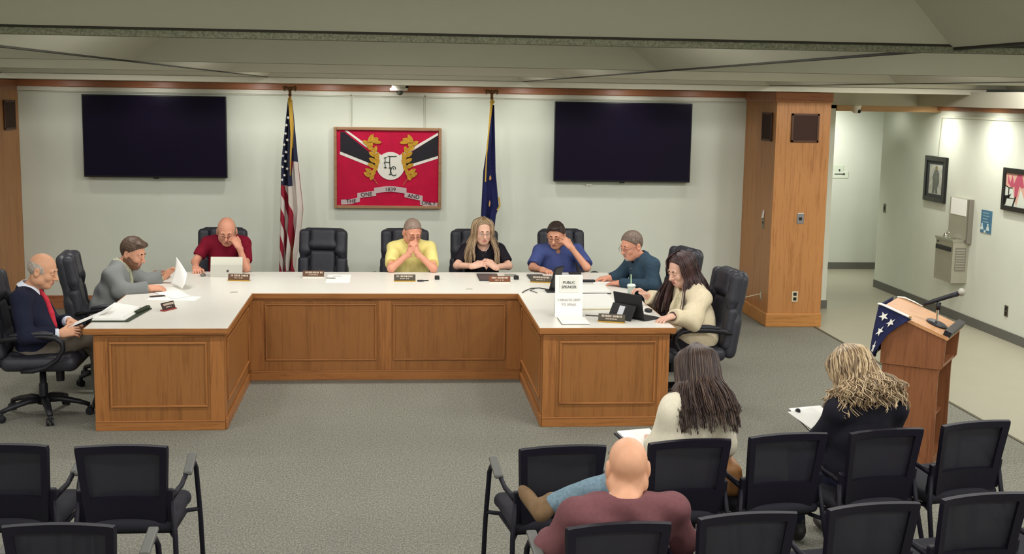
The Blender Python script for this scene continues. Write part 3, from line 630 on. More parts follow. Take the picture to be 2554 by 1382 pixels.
# drinking fountain
df = thing('drinking_fountain', 'stainless wall-hung drinking fountain with tall back panel on the right wall', 'drinking fountain', (XR, 13.34, .45)); P = dict(parent=df, world=True)
st = mat('fountain_steel', (176, 172, 156), .38, .5, .55, noise=.05, nscale=5); st2 = mat('fountain_vent', (132, 126, 116), .5, .5, .4)
Y0, Y1, XF = 13.12, 13.56, 6.205
bm = bmesh.new(); prism(bm, [(XR, Y0), (XR, Y1), (XF, Y1), (XF, Y0)], 'z', .455, .915); bmobj('cabinet', bm, st, **P)
bm = bmesh.new(); prism(bm, [(XR, Y0 - .008), (XR, Y1 + .005), (XF - .012, Y1 + .005), (XF - .012, Y0 - .008)], 'z', .915, .94); bmobj('basin_rim', bm, steel, **P)
bm = bmesh.new(); sphere(bm, (6.295, 13.33, .935), (.075, .18, .018), 20); bmobj('basin', bm, chrome, smooth=True, **P)
bm = bmesh.new(); lathe(bm, [(.0001, .935), (.03, .935), (.028, .965), (.018, .985), (.0001, .99)], 14, (6.25, 13.42, 0)); tube(bm, [(6.25, 13.42, .975), (6.25, 13.38, 1.0), (6.26, 13.34, .995)], .009, 8); bmobj('bubbler', bm, chrome, smooth=True, **P)
bmobj('back_panel', bx(XR - .05, XR, 13.10, 13.56, .93, 1.39, .004), st, **P)
bmobj('back_panel_edge', bx(XR - .055, XR, 13.065, 13.105, .9, 1.392, .003), st2, **P)
bmobj('notice_sheet', bx(XR - .054, XR - .05, 13.14, 13.52, 1.20, 1.385), paper, **P)
bmobj('push_bar', bx(XF - .012, XF + .005, 13.16, 13.54, .80, .85, .003), black_pl, **P)
bm = bmesh.new(); c = Vector((6.30, Y0, .72)); ang = 0
box(bm, c + Vector((-.002, -.002, 0)), (.12, .012, .26), RZ(ang)); bmobj('vent_grille', bm, st2, **P)
bm = bmesh.new()
for k in range(8): box(bm, c + Vector((-.007, -.005, -.105 + .03 * k)), (.108, .008, .012), RZ(ang))
bmobj('vent_slats', bm, st, **P)
bm = bmesh.new(); sphere(bm, (XF - .004, 13.50, .885), .01, 8); bmobj('lock', bm, black_pl, **P)
# ================================================================== CONFERENCE DESK
XL0, XL1, XC1, XR1, YF, YC, YK = -2.19, -1.183, 1.085, 2.10, 8.915, 10.484, 11.76
dk = thing('conference_desk', 'large U-shaped oak conference desk with a white laminate top', 'desk', (0, 10.4, 0)); P = dict(parent=dk, world=True)
U8 = [(XL0, YF), (XL1, YF), (XL1, YC), (XC1, YC), (XC1, YF), (XR1, YF), (XR1 - .02, YK), (XL0 - .02, YK)]
bm = bmesh.new(); prism(bm, U8, 'z', .738, .76); bmobj('countertop', bm, laminate, **P)
def edge(a, b, m, inset=0):
    a, b = Vector(a), Vector(b); d = b - a; bm = bmesh.new(); box(bm, ((a.x + b.x) / 2, (a.y + b.y) / 2, .737), (d.length + .004, .02, .044), RZ(math.atan2(d.y, d.x)), .003); return bmobj('edge_band', bm, m, **P)
EB = [oak_x, oak_y, oak_x, oak_y, oak_x, oak_y, oak_x, oak_y]
for i in range(8): edge(U8[i], U8[(i + 1) % 8], EB[i])
def face(a, b, rects, stiles, horiz, base=.085):
    """vertical front from a to b (outside on the right-hand side walking a->b); rects: (u0,u1,z0,z1) mouldings"""
    a, b = Vector((a[0], a[1], 0)), Vector((b[0], b[1], 0)); d = (b - a); L = d.length; d.normalize(); n = Vector((d.y, -d.x, 0)); R = RZ(math.atan2(d.y, d.x))
    def pc(bm, u0, u1, z0, z1, o0, o1, bev=.002):
        c = a + d * ((u0 + u1) / 2) + n * ((o0 + o1) / 2); return box(bm, (c.x, c.y, (z0 + z1) / 2), (u1 - u0, o1 - o0, z1 - z0), R, bev)
    bmobj('front_panel', pc(bmesh.new(), 0, L, 0, .722, -.03, 0, 0), oak_panel, **P)
    bmobj('top_rail', pc(bmesh.new(), 0, L, .69, .722, 0, .006), horiz, **P)
    bmobj('base_trim', pc(bmesh.new(), 0, L, 0, base - .012, 0, .014, .003), horiz, **P)
    bmobj('base_cap', pc(bmesh.new(), 0, L, base - .012, base, 0, .018, .004), horiz, **P)
    us = sorted(stiles)
    for u0, u1 in us: bmobj('stile', pc(bmesh.new(), u0, u1, 0 if u1 - u0 < .12 and (u0 < .01 or u1 > L - .01) and base < .08 else base, .69, 0, .005), oak_z, **P)
    for u0, u1, z0, z1 in rects:
        bmobj('inset_panel', pc(bmesh.new(), u0 + .012, u1 - .012, z0 + .012, z1 - .012, 0, .003, 0), oak_panel, **P)
        w_ = .016
        for q in ((u0, u1, z0, z0 + w_), (u0, u1, z1 - w_, z1)): bmobj('panel_moulding', pc(bmesh.new(), q[0], q[1], q[2], q[3], 0, .015, .005), horiz, **P)
        for q in ((u0, u0 + w_, z0 + w_, z1 - w_), (u1 - w_, u1, z0 + w_, z1 - w_)): bmobj('panel_moulding', pc(bmesh.new(), q[0], q[1], q[2], q[3], 0, .015, .005), oak_z, **P)
o = .03
fa, fb, fc, fd, fe, ff = (XL0 + .055, YF + o), (XL1 - o, YF + o), (XL1 - o, YC + o), (XC1 + o, YC + o), (XC1 + o, YF + o), (XR1 - o, YF + o)
Lw = fb[0] - fa[0]
face(fa, fb, [(.11, .80, .172, .655)], [(0, .10), (.82, Lw)], oak_x, .075)
face(fb, fc, [(.11, 1.46, .185, .655)], [(0, .09)], oak_y)
Lc = fd[0] - fc[0]
face(fc, fd, [(.135, 1.08, .172, .668), (1.22, 2.19, .172, .668)], [(0, .12), (1.095, 1.205), (2.205, Lc)], oak_x)
face(fd, fe, [(.11, 1.46, .185, .655)], [(1.48, 1.565)], oak_y)
face(fe, ff, [(.125, .855, .172, .655)], [(0, .10), (.87, ff[0] - fe[0])], oak_x, .075)
bmobj('side_support', bx(XL0 + .055, XL0 + .085, YF + .06, YF + .5, 0, .722), oak_panel, **P)
bmobj('side_support', bx(XR1 - .06, XR1 - .03, YF + .06, YF + .5, 0, .722), oak_panel, **P)
for x, y in ((-1.338, 10.521), (.671, 10.71)):
    bm = bmesh.new(); tube(bm, [(x - .03, y, .763), (x, y + .01, .764), (x + .03, y + .015, .763)], .003, 6); bmobj('cable_slot', bm, mat('slot_grey', (170, 166, 154), .5), dk, True)
# ================================================================== EXECUTIVE CHAIRS (built once, facing +y)
def make_exec():
    t = thing('executive_chair', 'x', 'chair'); M = leather; tilt = math.radians(9)
    R = np.array(RX(tilt)); c0 = V3(0, -.235, .44)
    def T(x, y, z): return c0 + R @ V3(x, y, z)
    s = SDF(); s.rbox(T(0, -.035, .30), (.225, .035, .31), .034, R); s.rbox(T(0, -.035, .52), (.19, .034, .12), .034, R, k=.05); s.rbox(T(0, -.03, .12), (.235, .04, .16), .038, R, k=.05); s.mesh('backrest', .011, M, t, False)
    s = SDF(); s.rbox(T(0, .012, .535), (.125, .05, .105), .045, R); s.cap(T(-.11, .02, .47), T(.11, .02, .47), .036, k=.03); s.mesh('headrest', .009, M, t, False)
    s = SDF(); s.rbox(T(0, .006, .235), (.125, .042, .19), .04, R); s.cap(T(-.10, .025, .13), T(.10, .025, .13), .045, k=.05); s.mesh('lumbar_pad', .010, M, t, False)
    for sx in (-1, 1):
        s = SDF(); s.rbox(T(sx * .175, .012, .50), (.055, .048, .125), .042, R); s.cap(T(sx * .165, .02, .42), T(sx * .19, .02, .36), .045, .03, k=.03); s.mesh('side_bolster', .010, M, t, False)
        s = SDF(); s.rbox(T(sx * .182, .006, .19), (.055, .045, .17), .04, R); s.mesh('side_bolster', .010, M, t, False)
    s = SDF(); s.rbox((0, .02, .43), (.245, .255, .055), .05); s.rbox((0, .02, .465), (.17, .22, .035), .034, k=.03); s.cap((-.19, .25, .44), (.19, .25, .44), .045, k=.05); s.mesh('seat', .012, M, t, False)
    for sx in (-1, 1):
        x = sx * .285
        bm = bmesh.new(); tube(bm, [(sx * .24, -.25, .60), (x, -.17, .625), (x, -.05, .64), (x, .08, .645), (x, .16, .635), (x, .205, .60), (x, .21, .55), (x, .17, .48), (x * .97, .09, .42), (x * .95, 0, .395), (x * .9, -.08, .39)], [.022, .026, .03, .03, .03, .027, .024, .022, .022, .022, .02], 10, flat=.75); bmobj('armrest', bm, black_pl, t, smooth=True)
        bm = bmesh.new(); tube(bm, [(x, -.14, .652), (x, -.05, .665), (x, .08, .67), (x, .15, .66)], [.02, .03, .03, .022], 10, flat=.6); bmobj('arm_pad', bm, leather, t, smooth=True)
    bmobj('mechanism', bx(-.09, .09, -.14, .12, .345, .385, .01), black_pl, t)
    bm = bmesh.new(); tube(bm, [(-.08, .02, .36), (-.2, .03, .355), (-.27, .02, .33)], [.006, .006, .01], 8); bmobj('tilt_lever', bm, black_pl, t)
    bmobj('tension_knob', lathe(bmesh.new(), [(.0001, .26), (.028, .26), (.03, .34), (.0001, .34)], 14, (0, .12, 0)), black_pl, t)
    bm = bmesh.new(); lathe(bm, [(.0001, .09), (.045, .09), (.04, .14), (.032, .145), (.03, .24), (.024, .245), (.022, .35), (.0001, .35)], 18); bmobj('gas_column', bm, black_pl, t, smooth=True)
    for k in range(5):
        a = 2 * PI * k / 5 + .35; d = Vector((math.cos(a), math.sin(a), 0))
        bm = bmesh.new(); tube(bm, [d * .03 + Vector((0, 0, .125)), d * .12 + Vector((0, 0, .125)), d * .24 + Vector((0, 0, .10)), d * .315 + Vector((0, 0, .075))], [.034, .03, .024, .02], 8, flat=.8); L = bmobj('base_leg', bm, black_pl, t, smooth=True)
        p = d * .315; q = Vector((-d.y, d.x, 0)); bm = bmesh.new()
        for sgn in (-1, 1):
            Mx = Matrix((q, d, Vector((0, 0, 1)))).transposed() @ RY(PI / 2)
            lathe(bm, [(.0001, -.010), (.024, -.010), (.028, -.004), (.028, .006), (.0001, .010)], 12, (p.x + q.x * .016 * sgn, p.y + q.y * .016 * sgn, .028), Mx)
        box(bm, (p.x, p.y, .05), (.03, .03, .045), RZ(a), .008); bmobj('caster', bm, black_pl, L)
    return t
EX = make_exec(); ex_used = False
def exec_chair(x, y, face_deg, label, dz=0):
    """face_deg: direction the sitter looks, degrees from +y counter-clockwise"""
    global ex_used
    t = copy_tree(EX) if ex_used else EX; ex_used = True
    t.location = (x, y, 0); t.scale = (1.05, 1.05, 1.03); t.rotation_euler = (0, 0, math.radians(face_deg)); t['label'] = label; t['group'] = 'executive chairs around the desk'; return t
exec_chair(-1.68, 12.12, 180, 'black leather executive chair under the man in dark red')
exec_chair(-.735, 12.12, 172, 'empty black leather executive chair in front of the striped flag')
exec_chair(.125, 12.14, 180, 'black leather executive chair behind the man in yellow')
exec_chair(.825, 12.12, 180, 'black leather executive chair behind the blonde woman in black')
exec_chair(1.745, 12.20, 184, 'black leather executive chair behind the man in the blue short-sleeved shirt')
exec_chair(2.34, 10.95, 104, 'black leather executive chair behind the bespectacled man in teal')
exec_chair(2.37, 9.62, 98, 'black leather executive chair under the woman in the cream cardigan')
exec_chair(-2.62, 9.40, -88, 'black leather executive chair under the man in the navy suit')
exec_chair(-2.34, 10.56, -84, 'black leather executive chair behind the man in the grey jacket')
# ================================================================== MESH-BACK GUEST CHAIRS (built once, facing +y)
def make_guest():
    t = thing('guest_chair', 'x', 'chair')
    def S(u, v): return Vector((u * (.188 + .026 * v), -.135 - .065 * v + .035 * (u * u) * -1 + .03, .455 + .385 * v))
    nu, nv = 24, 22; cu_ = lambda i: -1 + 2 * i / nu; cv_ = lambda j: j / nv
    def part(mask, th, off, m, name):
        bm = bmesh.new(); vs = {}
        def gv(i, j):
            if (i, j) not in vs:
                p = S(cu_(i), cv_(j))
                if j in (0, nv) and i in (0, nu): p.x *= .985
                vs[i, j] = bm.verts.new(p + Vector((0, off, 0)))
            return vs[i, j]
        fs = [bm.faces.new((gv(i, j), gv(i + 1, j), gv(i + 1, j + 1), gv(i, j + 1))) for i in range(nu) for j in range(nv) if mask(i, j)]
        bmesh.ops.recalc_face_normals(bm, faces=fs); bmesh.ops.solidify(bm, geom=fs, thickness=th); return bmobj(name, bm, m, t, smooth=False)
    inner = lambda i, j: 2 <= i < nu - 2 and 7 <= j < nv - 2
    inner2 = lambda i, j: 1 <= i < nu - 1 and 6 <= j < nv - 1
    part(lambda i, j: not inner(i, j), .022, -.011, chair_fr, 'back_frame')
    part(inner2, .003, 0, mesh_fab, 'back_mesh')
    bm = bmesh.new(); tube(bm, [S(-.86, .26) + Vector((0, -.012, .03)), S(-.6, .22) + Vector((0, -.012, 0)), S(0, .19) + Vector((0, -.012, 0)), S(.6, .22) + Vector((0, -.012, 0)), S(.86, .26) + Vector((0, -.012, .03))], .006, 6); bmobj('lumbar_ridge', bm, chair_fr, t)
    s = SDF(); s.rbox((0, .06, .435), (.225, .225, .032), .03); s.cap((-.18, .26, .43), (.18, .26, .43), .03, k=.04); s.mesh('seat', .010, chair_seat, t, False)
    bmobj('seat_pan', bx(-.2, .2, -.13, .24, .395, .41, .006), chair_fr, t)
    for sx in (-1, 1):
        bm = bmesh.new(); tube(bm, [(sx * .285, .25, .012), (sx * .275, .235, .35), (sx * .262, .215, .60), (sx * .258, .19, .635), (sx * .252, .12, .637)], .0125, 8); bmobj('front_leg', bm, chair_fr, t, smooth=True)
        bm = bmesh.new(); tube(bm, [(sx * .255, -.30, .012), (sx * .228, -.19, .40), (sx * .212, -.165, .56)], .0125, 8); bmobj('rear_leg', bm, chair_fr, t, smooth=True)
        bm = bmesh.new(); tube(bm, [(sx * .272, .232, .385), (sx * .21, .2, .385), (sx * .20, -.12, .385), (sx * .23, -.195, .385)], .011, 8); bmobj('seat_rail', bm, chair_fr, t)
        bm = bmesh.new(); box(bm, (sx * .250, .115, .652), (.044, .22, .02), RX(math.radians(9)) @ RZ(sx * .05), .008); bmobj('armrest', bm, arm_grey, t)
        bm = bmesh.new(); tube(bm, [(sx * .247, .02, .632), (sx * .238, -.05, .60), (sx * .222, -.11, .585), (sx * .208, -.15, .575)], [.012, .012, .014, .018], 8); bmobj('arm_bracket', bm, chair_fr, t, smooth=True)
        bmobj('bracket_plate', box(bmesh.new(), (sx * .203, -.158, .54), (.035, .03, .16), RX(math.radians(8)), .006), chair_fr, t)
        for x, y in ((.285, .25), (.255, -.30)): bmobj('foot_glide', lathe(bmesh.new(), [(.0001, 0), (.016, 0), (.016, .014), (.0001, .014)], 10, (sx * x, y, 0)), chair_fr, t)
    bm = bmesh.new(); tube(bm, [(-.205, .12, .385), (.205, .12, .385)], .010, 8); tube(bm, [(-.205, -.09, .385), (.205, -.09, .385)], .010, 8); bmobj('cross_bar', bm, chair_fr, t)
    return t
GC = make_guest(); gc_used = False
def guest(xb, yb, ang, label):
    """xb,yb: middle of the top edge of the back"""
    global gc_used
    t = copy_tree(GC) if gc_used else GC; gc_used = True; a = math.radians(ang)
    t.location = (xb - .17 * math.sin(a), yb + .17 * math.cos(a), 0); t.rotation_euler = (0, 0, a); t['label'] = label; t['group'] = 'mesh-back guest chairs in the audience rows'; return t
guest(.79, 5.592, 6.7, 'black mesh guest chair beside the crossed boot of the bald man')
guest(1.412, 5.67, 7.8, 'black mesh guest chair under the woman in the white sweater')
guest(1.922, 5.76, 9.5, 'black mesh guest chair holding the tan handbag')
guest(2.442, 5.82, 11, 'black mesh guest chair under the curly-haired woman')
guest(2.967, 5.948, 13.4, 'black mesh guest chair nearest the lectern, far right of the front row')
guest(.862, 4.534, 6.2, 'black mesh guest chair under the bald man')
guest(1.392, 4.624, 7.6, 'empty black mesh guest chair next to the bald man')
guest(1.94, 4.711, 9.4, 'empty black mesh guest chair in the second row behind the curly-haired woman')
guest(2.46, 4.812, 9.9, 'empty black mesh guest chair in the second row behind the lectern-side chair')
guest(3.02, 4.93, 11, 'empty black mesh guest chair cut off by the right bottom corner')
guest(-1.775, 5.72, -2, 'empty black mesh guest chair at the left edge of the front row')
guest(-1.235, 5.682, -.5, 'empty black mesh guest chair on the aisle in the left front row')
guest(-1.24, 4.632, -2.5, 'empty black mesh guest chair on the aisle in the left second row')
guest(-1.79, 4.65, -3, 'empty black mesh guest chair cut off by the left bottom corner')
# ================================================================== LECTERN (u along its depth, falling towards the speaker; w across)
LA = Vector((3.335, 8.035, 0)); LU = Vector((.346, -.245, 0)).normalized(); LW = Vector((LU.y * -1, LU.x, 0)); lect = thing('lectern', 'oak lectern with a sloping top standing on the carpet by the aisle', 'lectern', (LA.x, LA.y, 0))
def lec(bm, prof, w0, w1):
    """extrude a side profile (u, z) across from w0 to w1"""
    A = [bm.verts.new(LA + LU * u + LW * w0 + Vector((0, 0, z))) for u, z in prof]; B_ = [bm.verts.new(LA + LU * u + LW * w1 + Vector((0, 0, z))) for u, z in prof]; n = len(prof)
    bm.faces.new(A); bm.faces.new(B_[::-1])
    for i in range(n): bm.faces.new((A[i], B_[i], B_[(i + 1) % n], A[(i + 1) % n]))
    return bm
P = dict(parent=lect, world=True)
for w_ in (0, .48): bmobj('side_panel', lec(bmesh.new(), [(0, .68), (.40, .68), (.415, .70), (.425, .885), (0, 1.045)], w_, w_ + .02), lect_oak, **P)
bmobj('front_panel', lec(bmesh.new(), [(0, .68), (.02, .68), (.02, 1.035), (0, 1.045)], .02, .48), lect_oak, **P)
bmobj('shelf', lec(bmesh.new(), [(.02, .68), (.40, .68), (.40, .70), (.02, .70)], .02, .48), lect_oak, **P)
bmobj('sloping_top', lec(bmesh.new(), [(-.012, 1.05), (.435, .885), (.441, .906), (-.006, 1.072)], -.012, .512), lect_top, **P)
bmobj('book_stop', lec(bmesh.new(), [(.40, .92), (.445, .902), (.458, .937), (.413, .955)], .0, .50), black_pl, **P)
for w_ in (.015, .465): bmobj('pedestal_side', lec(bmesh.new(), [(.012, 0), (.385, 0), (.385, .62), (.39, .68), (.012, .68)], w_, w_ + .02), lect_oak, **P)
bmobj('pedestal_front', lec(bmesh.new(), [(.012, 0), (.032, 0), (.032, .68), (.012, .68)], .035, .465), lect_oak, **P)
bmobj('pedestal_shelf', lec(bmesh.new(), [(.032, .3), (.34, .3), (.34, .32), (.032, .32)], .035, .465), lect_oak, **P)
bmobj('plinth', lec(bmesh.new(), [(0, 0), (.38, 0), (.38, .06), (0, .06)], .005, .495), lect_oak, **P)
def LP(u, w_, z): return LA + LU * u + LW * w_ + Vector((0, 0, z))
mic = thing('microphone', 'black handheld microphone on a round desk stand on the lectern top', 'microphone', LP(.33, .16, .905)); P = dict(parent=mic, world=True)
sl = math.atan2(-.165, .447); Rm = Matrix((LU, LW, Vector((0, 0, 1)))).transposed() @ RY(-sl)
bm = bmesh.new(); lathe(bm, [(.0001, 0), (.074, 0), (.074, .008), (.06, .016), (.015, .022), (.0001, .022)], 28, LP(.32, .2, .953), Rm); bmobj('stand_base', bm, black_pl, smooth=False, **P)
bm = bmesh.new(); tube(bm, [LP(.32, .2, .965), LP(.32, .2, 1.065)], .008, 10); bmobj('stand_stem', bm, chrome, **P)
bm = bmesh.new(); tube(bm, [LP(.32, .2, 1.055), LP(.325, .2, 1.105)], .016, 10); tube(bm, [LP(.23, .17, 1.085), LP(.29, .19, 1.112), LP(.385, .215, 1.152), LP(.44, .23, 1.175)], [.013, .015, .016, .02], 12); bmobj('handle', bm, black_pl, smooth=True, **P)
bm = bmesh.new(); sphere(bm, LP(.46, .236, 1.184), .028, 14); bmobj('mic_grille', bm, mat('mic_mesh', (178, 176, 164), .35, .5, .8, bump=.6, bscale=500), smooth=True, **P)
# flag bunting over the front corner of the lectern
bn = thing('flag_bunting', 'navy flag cloth with white stars draped over the lectern corner', 'flag', LP(0, 0, .7)); P = dict(parent=bn, world=True)
navy_cl = mat('bunting_navy', (34, 38, 74), .8, .2, noise=.1, nscale=30)
VV = []; nu_, nv_ = 24, 20
def bunt(a, b):
    """a 0..1 along the hem from the near side round to the front, b 0..1 downwards"""
    u = .20 - .215 * min(a / .45, 1); w_ = -.022 + max(0, a - .45) / .55 * .42
    ztop = 1.085 - .37 * max(u, 0)
    hang = np.interp(a, [0, .2, .45, .7, 1], [.05, .16, .36, .40, .34])
    z = ztop - hang * b; r = .012 + .02 * b + .016 * b * math.sin(16 * a + 2 * b) 
    uu, ww = u, w_
    if a < .45: ww = -.016 - r; uu = u - .05 * b * (1 - a / .45) - .03 * b
    else: uu = -.016 - r - .02 * b
    return LP(uu, ww, z)
VV = [bunt(i / nu_, j / nv_) for j in range(nv_ + 1) for i in range(nu_ + 1)]
FFc = [(j * (nu_ + 1) + i, j * (nu_ + 1) + i + 1, (j + 1) * (nu_ + 1) + i + 1, (j + 1) * (nu_ + 1) + i) for j in range(nv_) for i in range(nu_)]
c_ = raw('cloth', VV, FFc, navy_cl, bn, True, True); md = c_.modifiers.new('thickness', 'SOLIDIFY'); md.thickness = .004
def hem(a0, a1, n=14): return [bunt(a0 + (a1 - a0) * i / n, 0) for i in range(n + 1)]
bm = bmesh.new(); H1 = hem(0, .46)
tube(bm, [p + Vector((0, 0, .006)) for p in H1], .016, 8, flat=.5); bmobj('white_header', bm, bwhite, smooth=True, **P)
bm = bmesh.new(); tube(bm, [LP(-.01, .47, 1.075), LP(.03, .50, 1.07), LP(.10, .505, 1.045), LP(.16, .50, 1.02)], [.012, .012, .010, .006], 8, flat=.5); bmobj('white_header', bm, bwhite, smooth=True, **P)
bm = bmesh.new(); lathe(bm, [(.006, -.004), (.010, -.004), (.010, .006), (.006, .006)], 10, H1[1] + Vector((0, -.012, .008))); bmobj('grommet', bm, brass, **P)
def star_on(a, b, r):
    p = bunt(a, b); e = .01; du = (bunt(a + e, b) - bunt(a - e, b)).normalized(); dv = (bunt(a, b - e) - bunt(a, b + e)).normalized(); n = du.cross(dv).normalized()
    out = n if n.y < 0 or n.x < -.5 else -n
    bm = bmesh.new(); q = [p + out * .009 + du * (x * r) + dv * (y * r) for x, y in star_poly(0, 0, 1, rng.uniform(0, 1))]; vs = [bm.verts.new(v) for v in q]; vb = [bm.verts.new(v - out * .006) for v in q]
    bm.faces.new(vs); bm.faces.new(vb[::-1])
    for i in range(10): bm.faces.new((vs[i], vb[i], vb[(i + 1) % 10], vs[(i + 1) % 10]))
    bmobj('star', bm, bwhite, **P)
for a, b in ((.24, .42), (.37, .22), (.38, .56), (.43, .84), (.53, .25), (.56, .6), (.66, .85), (.72, .35), (.8, .65), (.92, .3)): star_on(a, b, .033)
# tan handbag on a guest chair
hb = thing('handbag', 'tan leather handbag on the seat of the third front-row guest chair', 'handbag', (1.70, 6.02, .467)); P = dict(parent=hb, world=True)
s = SDF(); s.rbox((1.70, 6.0, .55), (.075, .11, .085), .05); s.rbox((1.70, 6.0, .51), (.085, .12, .045), .04, k=.03); s.mesh('body', .008, mat('tan_leather', (156, 108, 64), .5, .4, noise=.15, nscale=20), hb, True, wrinkle=.003, seed=3)
bm = bmesh.new(); tube(bm, [(1.66, 5.93, .62), (1.665, 5.935, .70), (1.70, 5.98, .735), (1.735, 6.04, .70), (1.74, 6.06, .62)], .007, 8); tube(bm, [(1.635, 5.9, .60), (1.63, 5.93, .56), (1.64, 5.95, .5)], .006, 6); bmobj('strap', bm, mat('strap_brown', (66, 44, 30), .5), smooth=True, **P)
bm = bmesh.new(); box(bm, (1.67, 5.885, .505), (.02, .006, .012), None, .002); bmobj('clasp', bm, chrome, **P)
# ================================================================== PEOPLE
def skin_mat(name, col): return mat(name, col, .5, .35, noise=.05, nscale=25, bump=.05, bscale=150)
def hair_mat(name, c1, c2, stretch=(110, 110, 5)):
    m = mat(name, c1, .5, .4)
    nt = m.node_tree; b = nt.nodes['Principled BSDF']
    if nt.nodes.get('HairNoise'): return m
    tc = nt.nodes.new('ShaderNodeTexCoord'); mp = nt.nodes.new('ShaderNodeMapping'); mp.inputs['Scale'].default_value = stretch; n = nt.nodes.new('ShaderNodeTexNoise'); n.name = 'HairNoise'; n.inputs['Scale'].default_value = 1.6; n.inputs['Detail'].default_value = 3
    r = nt.nodes.new('ShaderNodeValToRGB'); r.color_ramp.elements[0].position = .35; r.color_ramp.elements[1].position = .65; r.color_ramp.elements[0].color = rgb(c1); r.color_ramp.elements[1].color = rgb(c2)
    nt.links.new(tc.outputs['Object'], mp.inputs[0]); nt.links.new(mp.outputs[0], n.inputs['Vector']); nt.links.new(n.outputs['Fac'], r.inputs[0]); nt.links.new(r.outputs[0], b.inputs['Base Color'])
    bp = nt.nodes.new('ShaderNodeBump'); bp.inputs['Strength'].default_value = .3; bp.inputs['Distance'].default_value = .004; nt.links.new(n.outputs['Fac'], bp.inputs['Height']); nt.links.new(bp.outputs[0], b.inputs['Normal'])
    return m
def hand(S, w_, d, n, right, curl=(.35, .4, .3), sc=1.0, spread=.12, thumb=.6):
    """wrist, finger direction, back-of-hand normal; fingers curl away from the normal"""
    w_ = V3(*w_); d = nz(d); n = nz(np.asarray(n, float) - d * np.dot(n, d)); t = np.cross(n, d) * (1 if right else -1); R = np.array([t, d, n]).T
    S.rbox(w_ + d * .045 * sc, np.array([.040, .048, .014]) * sc, .012 * sc, R, k=.012)
    S.cap(w_ - d * .02 * sc, w_ + d * .03 * sc, .026 * sc, .022 * sc, k=.02)
    for i, (off, L) in enumerate(((.031, 1.0), (.0105, 1.1), (-.0105, 1.02), (-.030, .82))):
        p = w_ + (d * (.090 - .004 * abs(i - 1)) + t * off) * sc; th = 0; dd0 = nz(d + t * spread * (1.2 - .8 * i))
        S.cap(p - dd0 * .03 * sc, p, .0095 * sc, .0092 * sc, k=.008)
        for L0, c, r0, r1 in ((.040, curl[0], .0090, .0082), (.025, curl[1], .0082, .0076), (.020, curl[2], .0076, .0066)):
            th += c; q = p + (dd0 * math.cos(th) - n * math.sin(th)) * L0 * L * sc; S.cap(p, q, r0 * sc, r1 * sc, k=.003); p = q
    p = w_ + (d * .022 + t * .030) * sc; dd = nz(d * .6 + t * .75 - n * .25); q = p + dd * .040 * sc; S.cap(w_ + d * .02 * sc + t * .012 * sc, p, .015 * sc, .014 * sc, k=.012); S.cap(p, q, .0125 * sc, .0105 * sc, k=.006)
    dd = nz(d * (.9) + t * (.75 - thumb) - n * (.25 + thumb * .5)); S.cap(q, q + dd * .030 * sc, .0105 * sc, .0092 * sc, k=.004); S.cap(q + dd * .030 * sc, q + nz(dd + d * .2) * .052 * sc, .0092 * sc, .0078 * sc, k=.004)
def head_sdf(S, c, R, s, neck, fat=1.0, nr=.056):
    L = lambda x, y, z: c + R @ (V3(x, y, z) * s)
    S.cap(neck, L(0, -.022, -.055), nr, nr * .94, k=.03)
    S.ell(L(0, -.012, .032), V3(.075, .094, .088) * s, R, k=.03)
    S.ell(L(0, .018, -.035), V3(.061 * fat, .068, .085) * s, R, k=.03)
    S.ell(L(0, .050, -.088), V3(.037 * fat, .034, .027) * s, R, k=.03)
    for x in (-1, 1):
        S.ell(L(.055 * x * fat, -.002, -.062), V3(.018, .04, .03) * s, R, k=.03)
        S.ell(L(.036 * x, .060, -.024), V3(.024 * fat, .022, .024) * s, R, k=.02)
    S.cap(L(-.036, .076, .024), L(.036, .076, .024), .012 * s, k=.016)
    for x in (-1, 1): S.ell(L(.031 * x, .096, .004), V3(.018, .016, .012) * s, R, k=.012, sub=True)
    S.cap(L(0, .083, .014), L(0, .109, -.026), .0085 * s, .0135 * s, k=.010)
    for x in (-1, 1): S.ell(L(.012 * x, .096, -.030), V3(.009, .011, .008) * s, R, k=.006)
    S.cap(L(-.019, .085, -.054), L(.019, .085, -.054), .0075 * s, k=.008); S.cap(L(-.015, .084, -.066), L(.015, .084, -.066), .0085 * s, k=.008)
    S.cap(L(-.026, .097, -.060), L(.026, .097, -.060), .003 * s, k=.004, sub=True)
    for x in (-1, 1):
        S.ell(L(.079 * x, -.010, -.006), V3(.012, .021, .035) * s, R, k=.006); S.ell(L(.088 * x, -.004, -.002), V3(.006, .010, .016) * s, R, k=.006, sub=True)
    return L
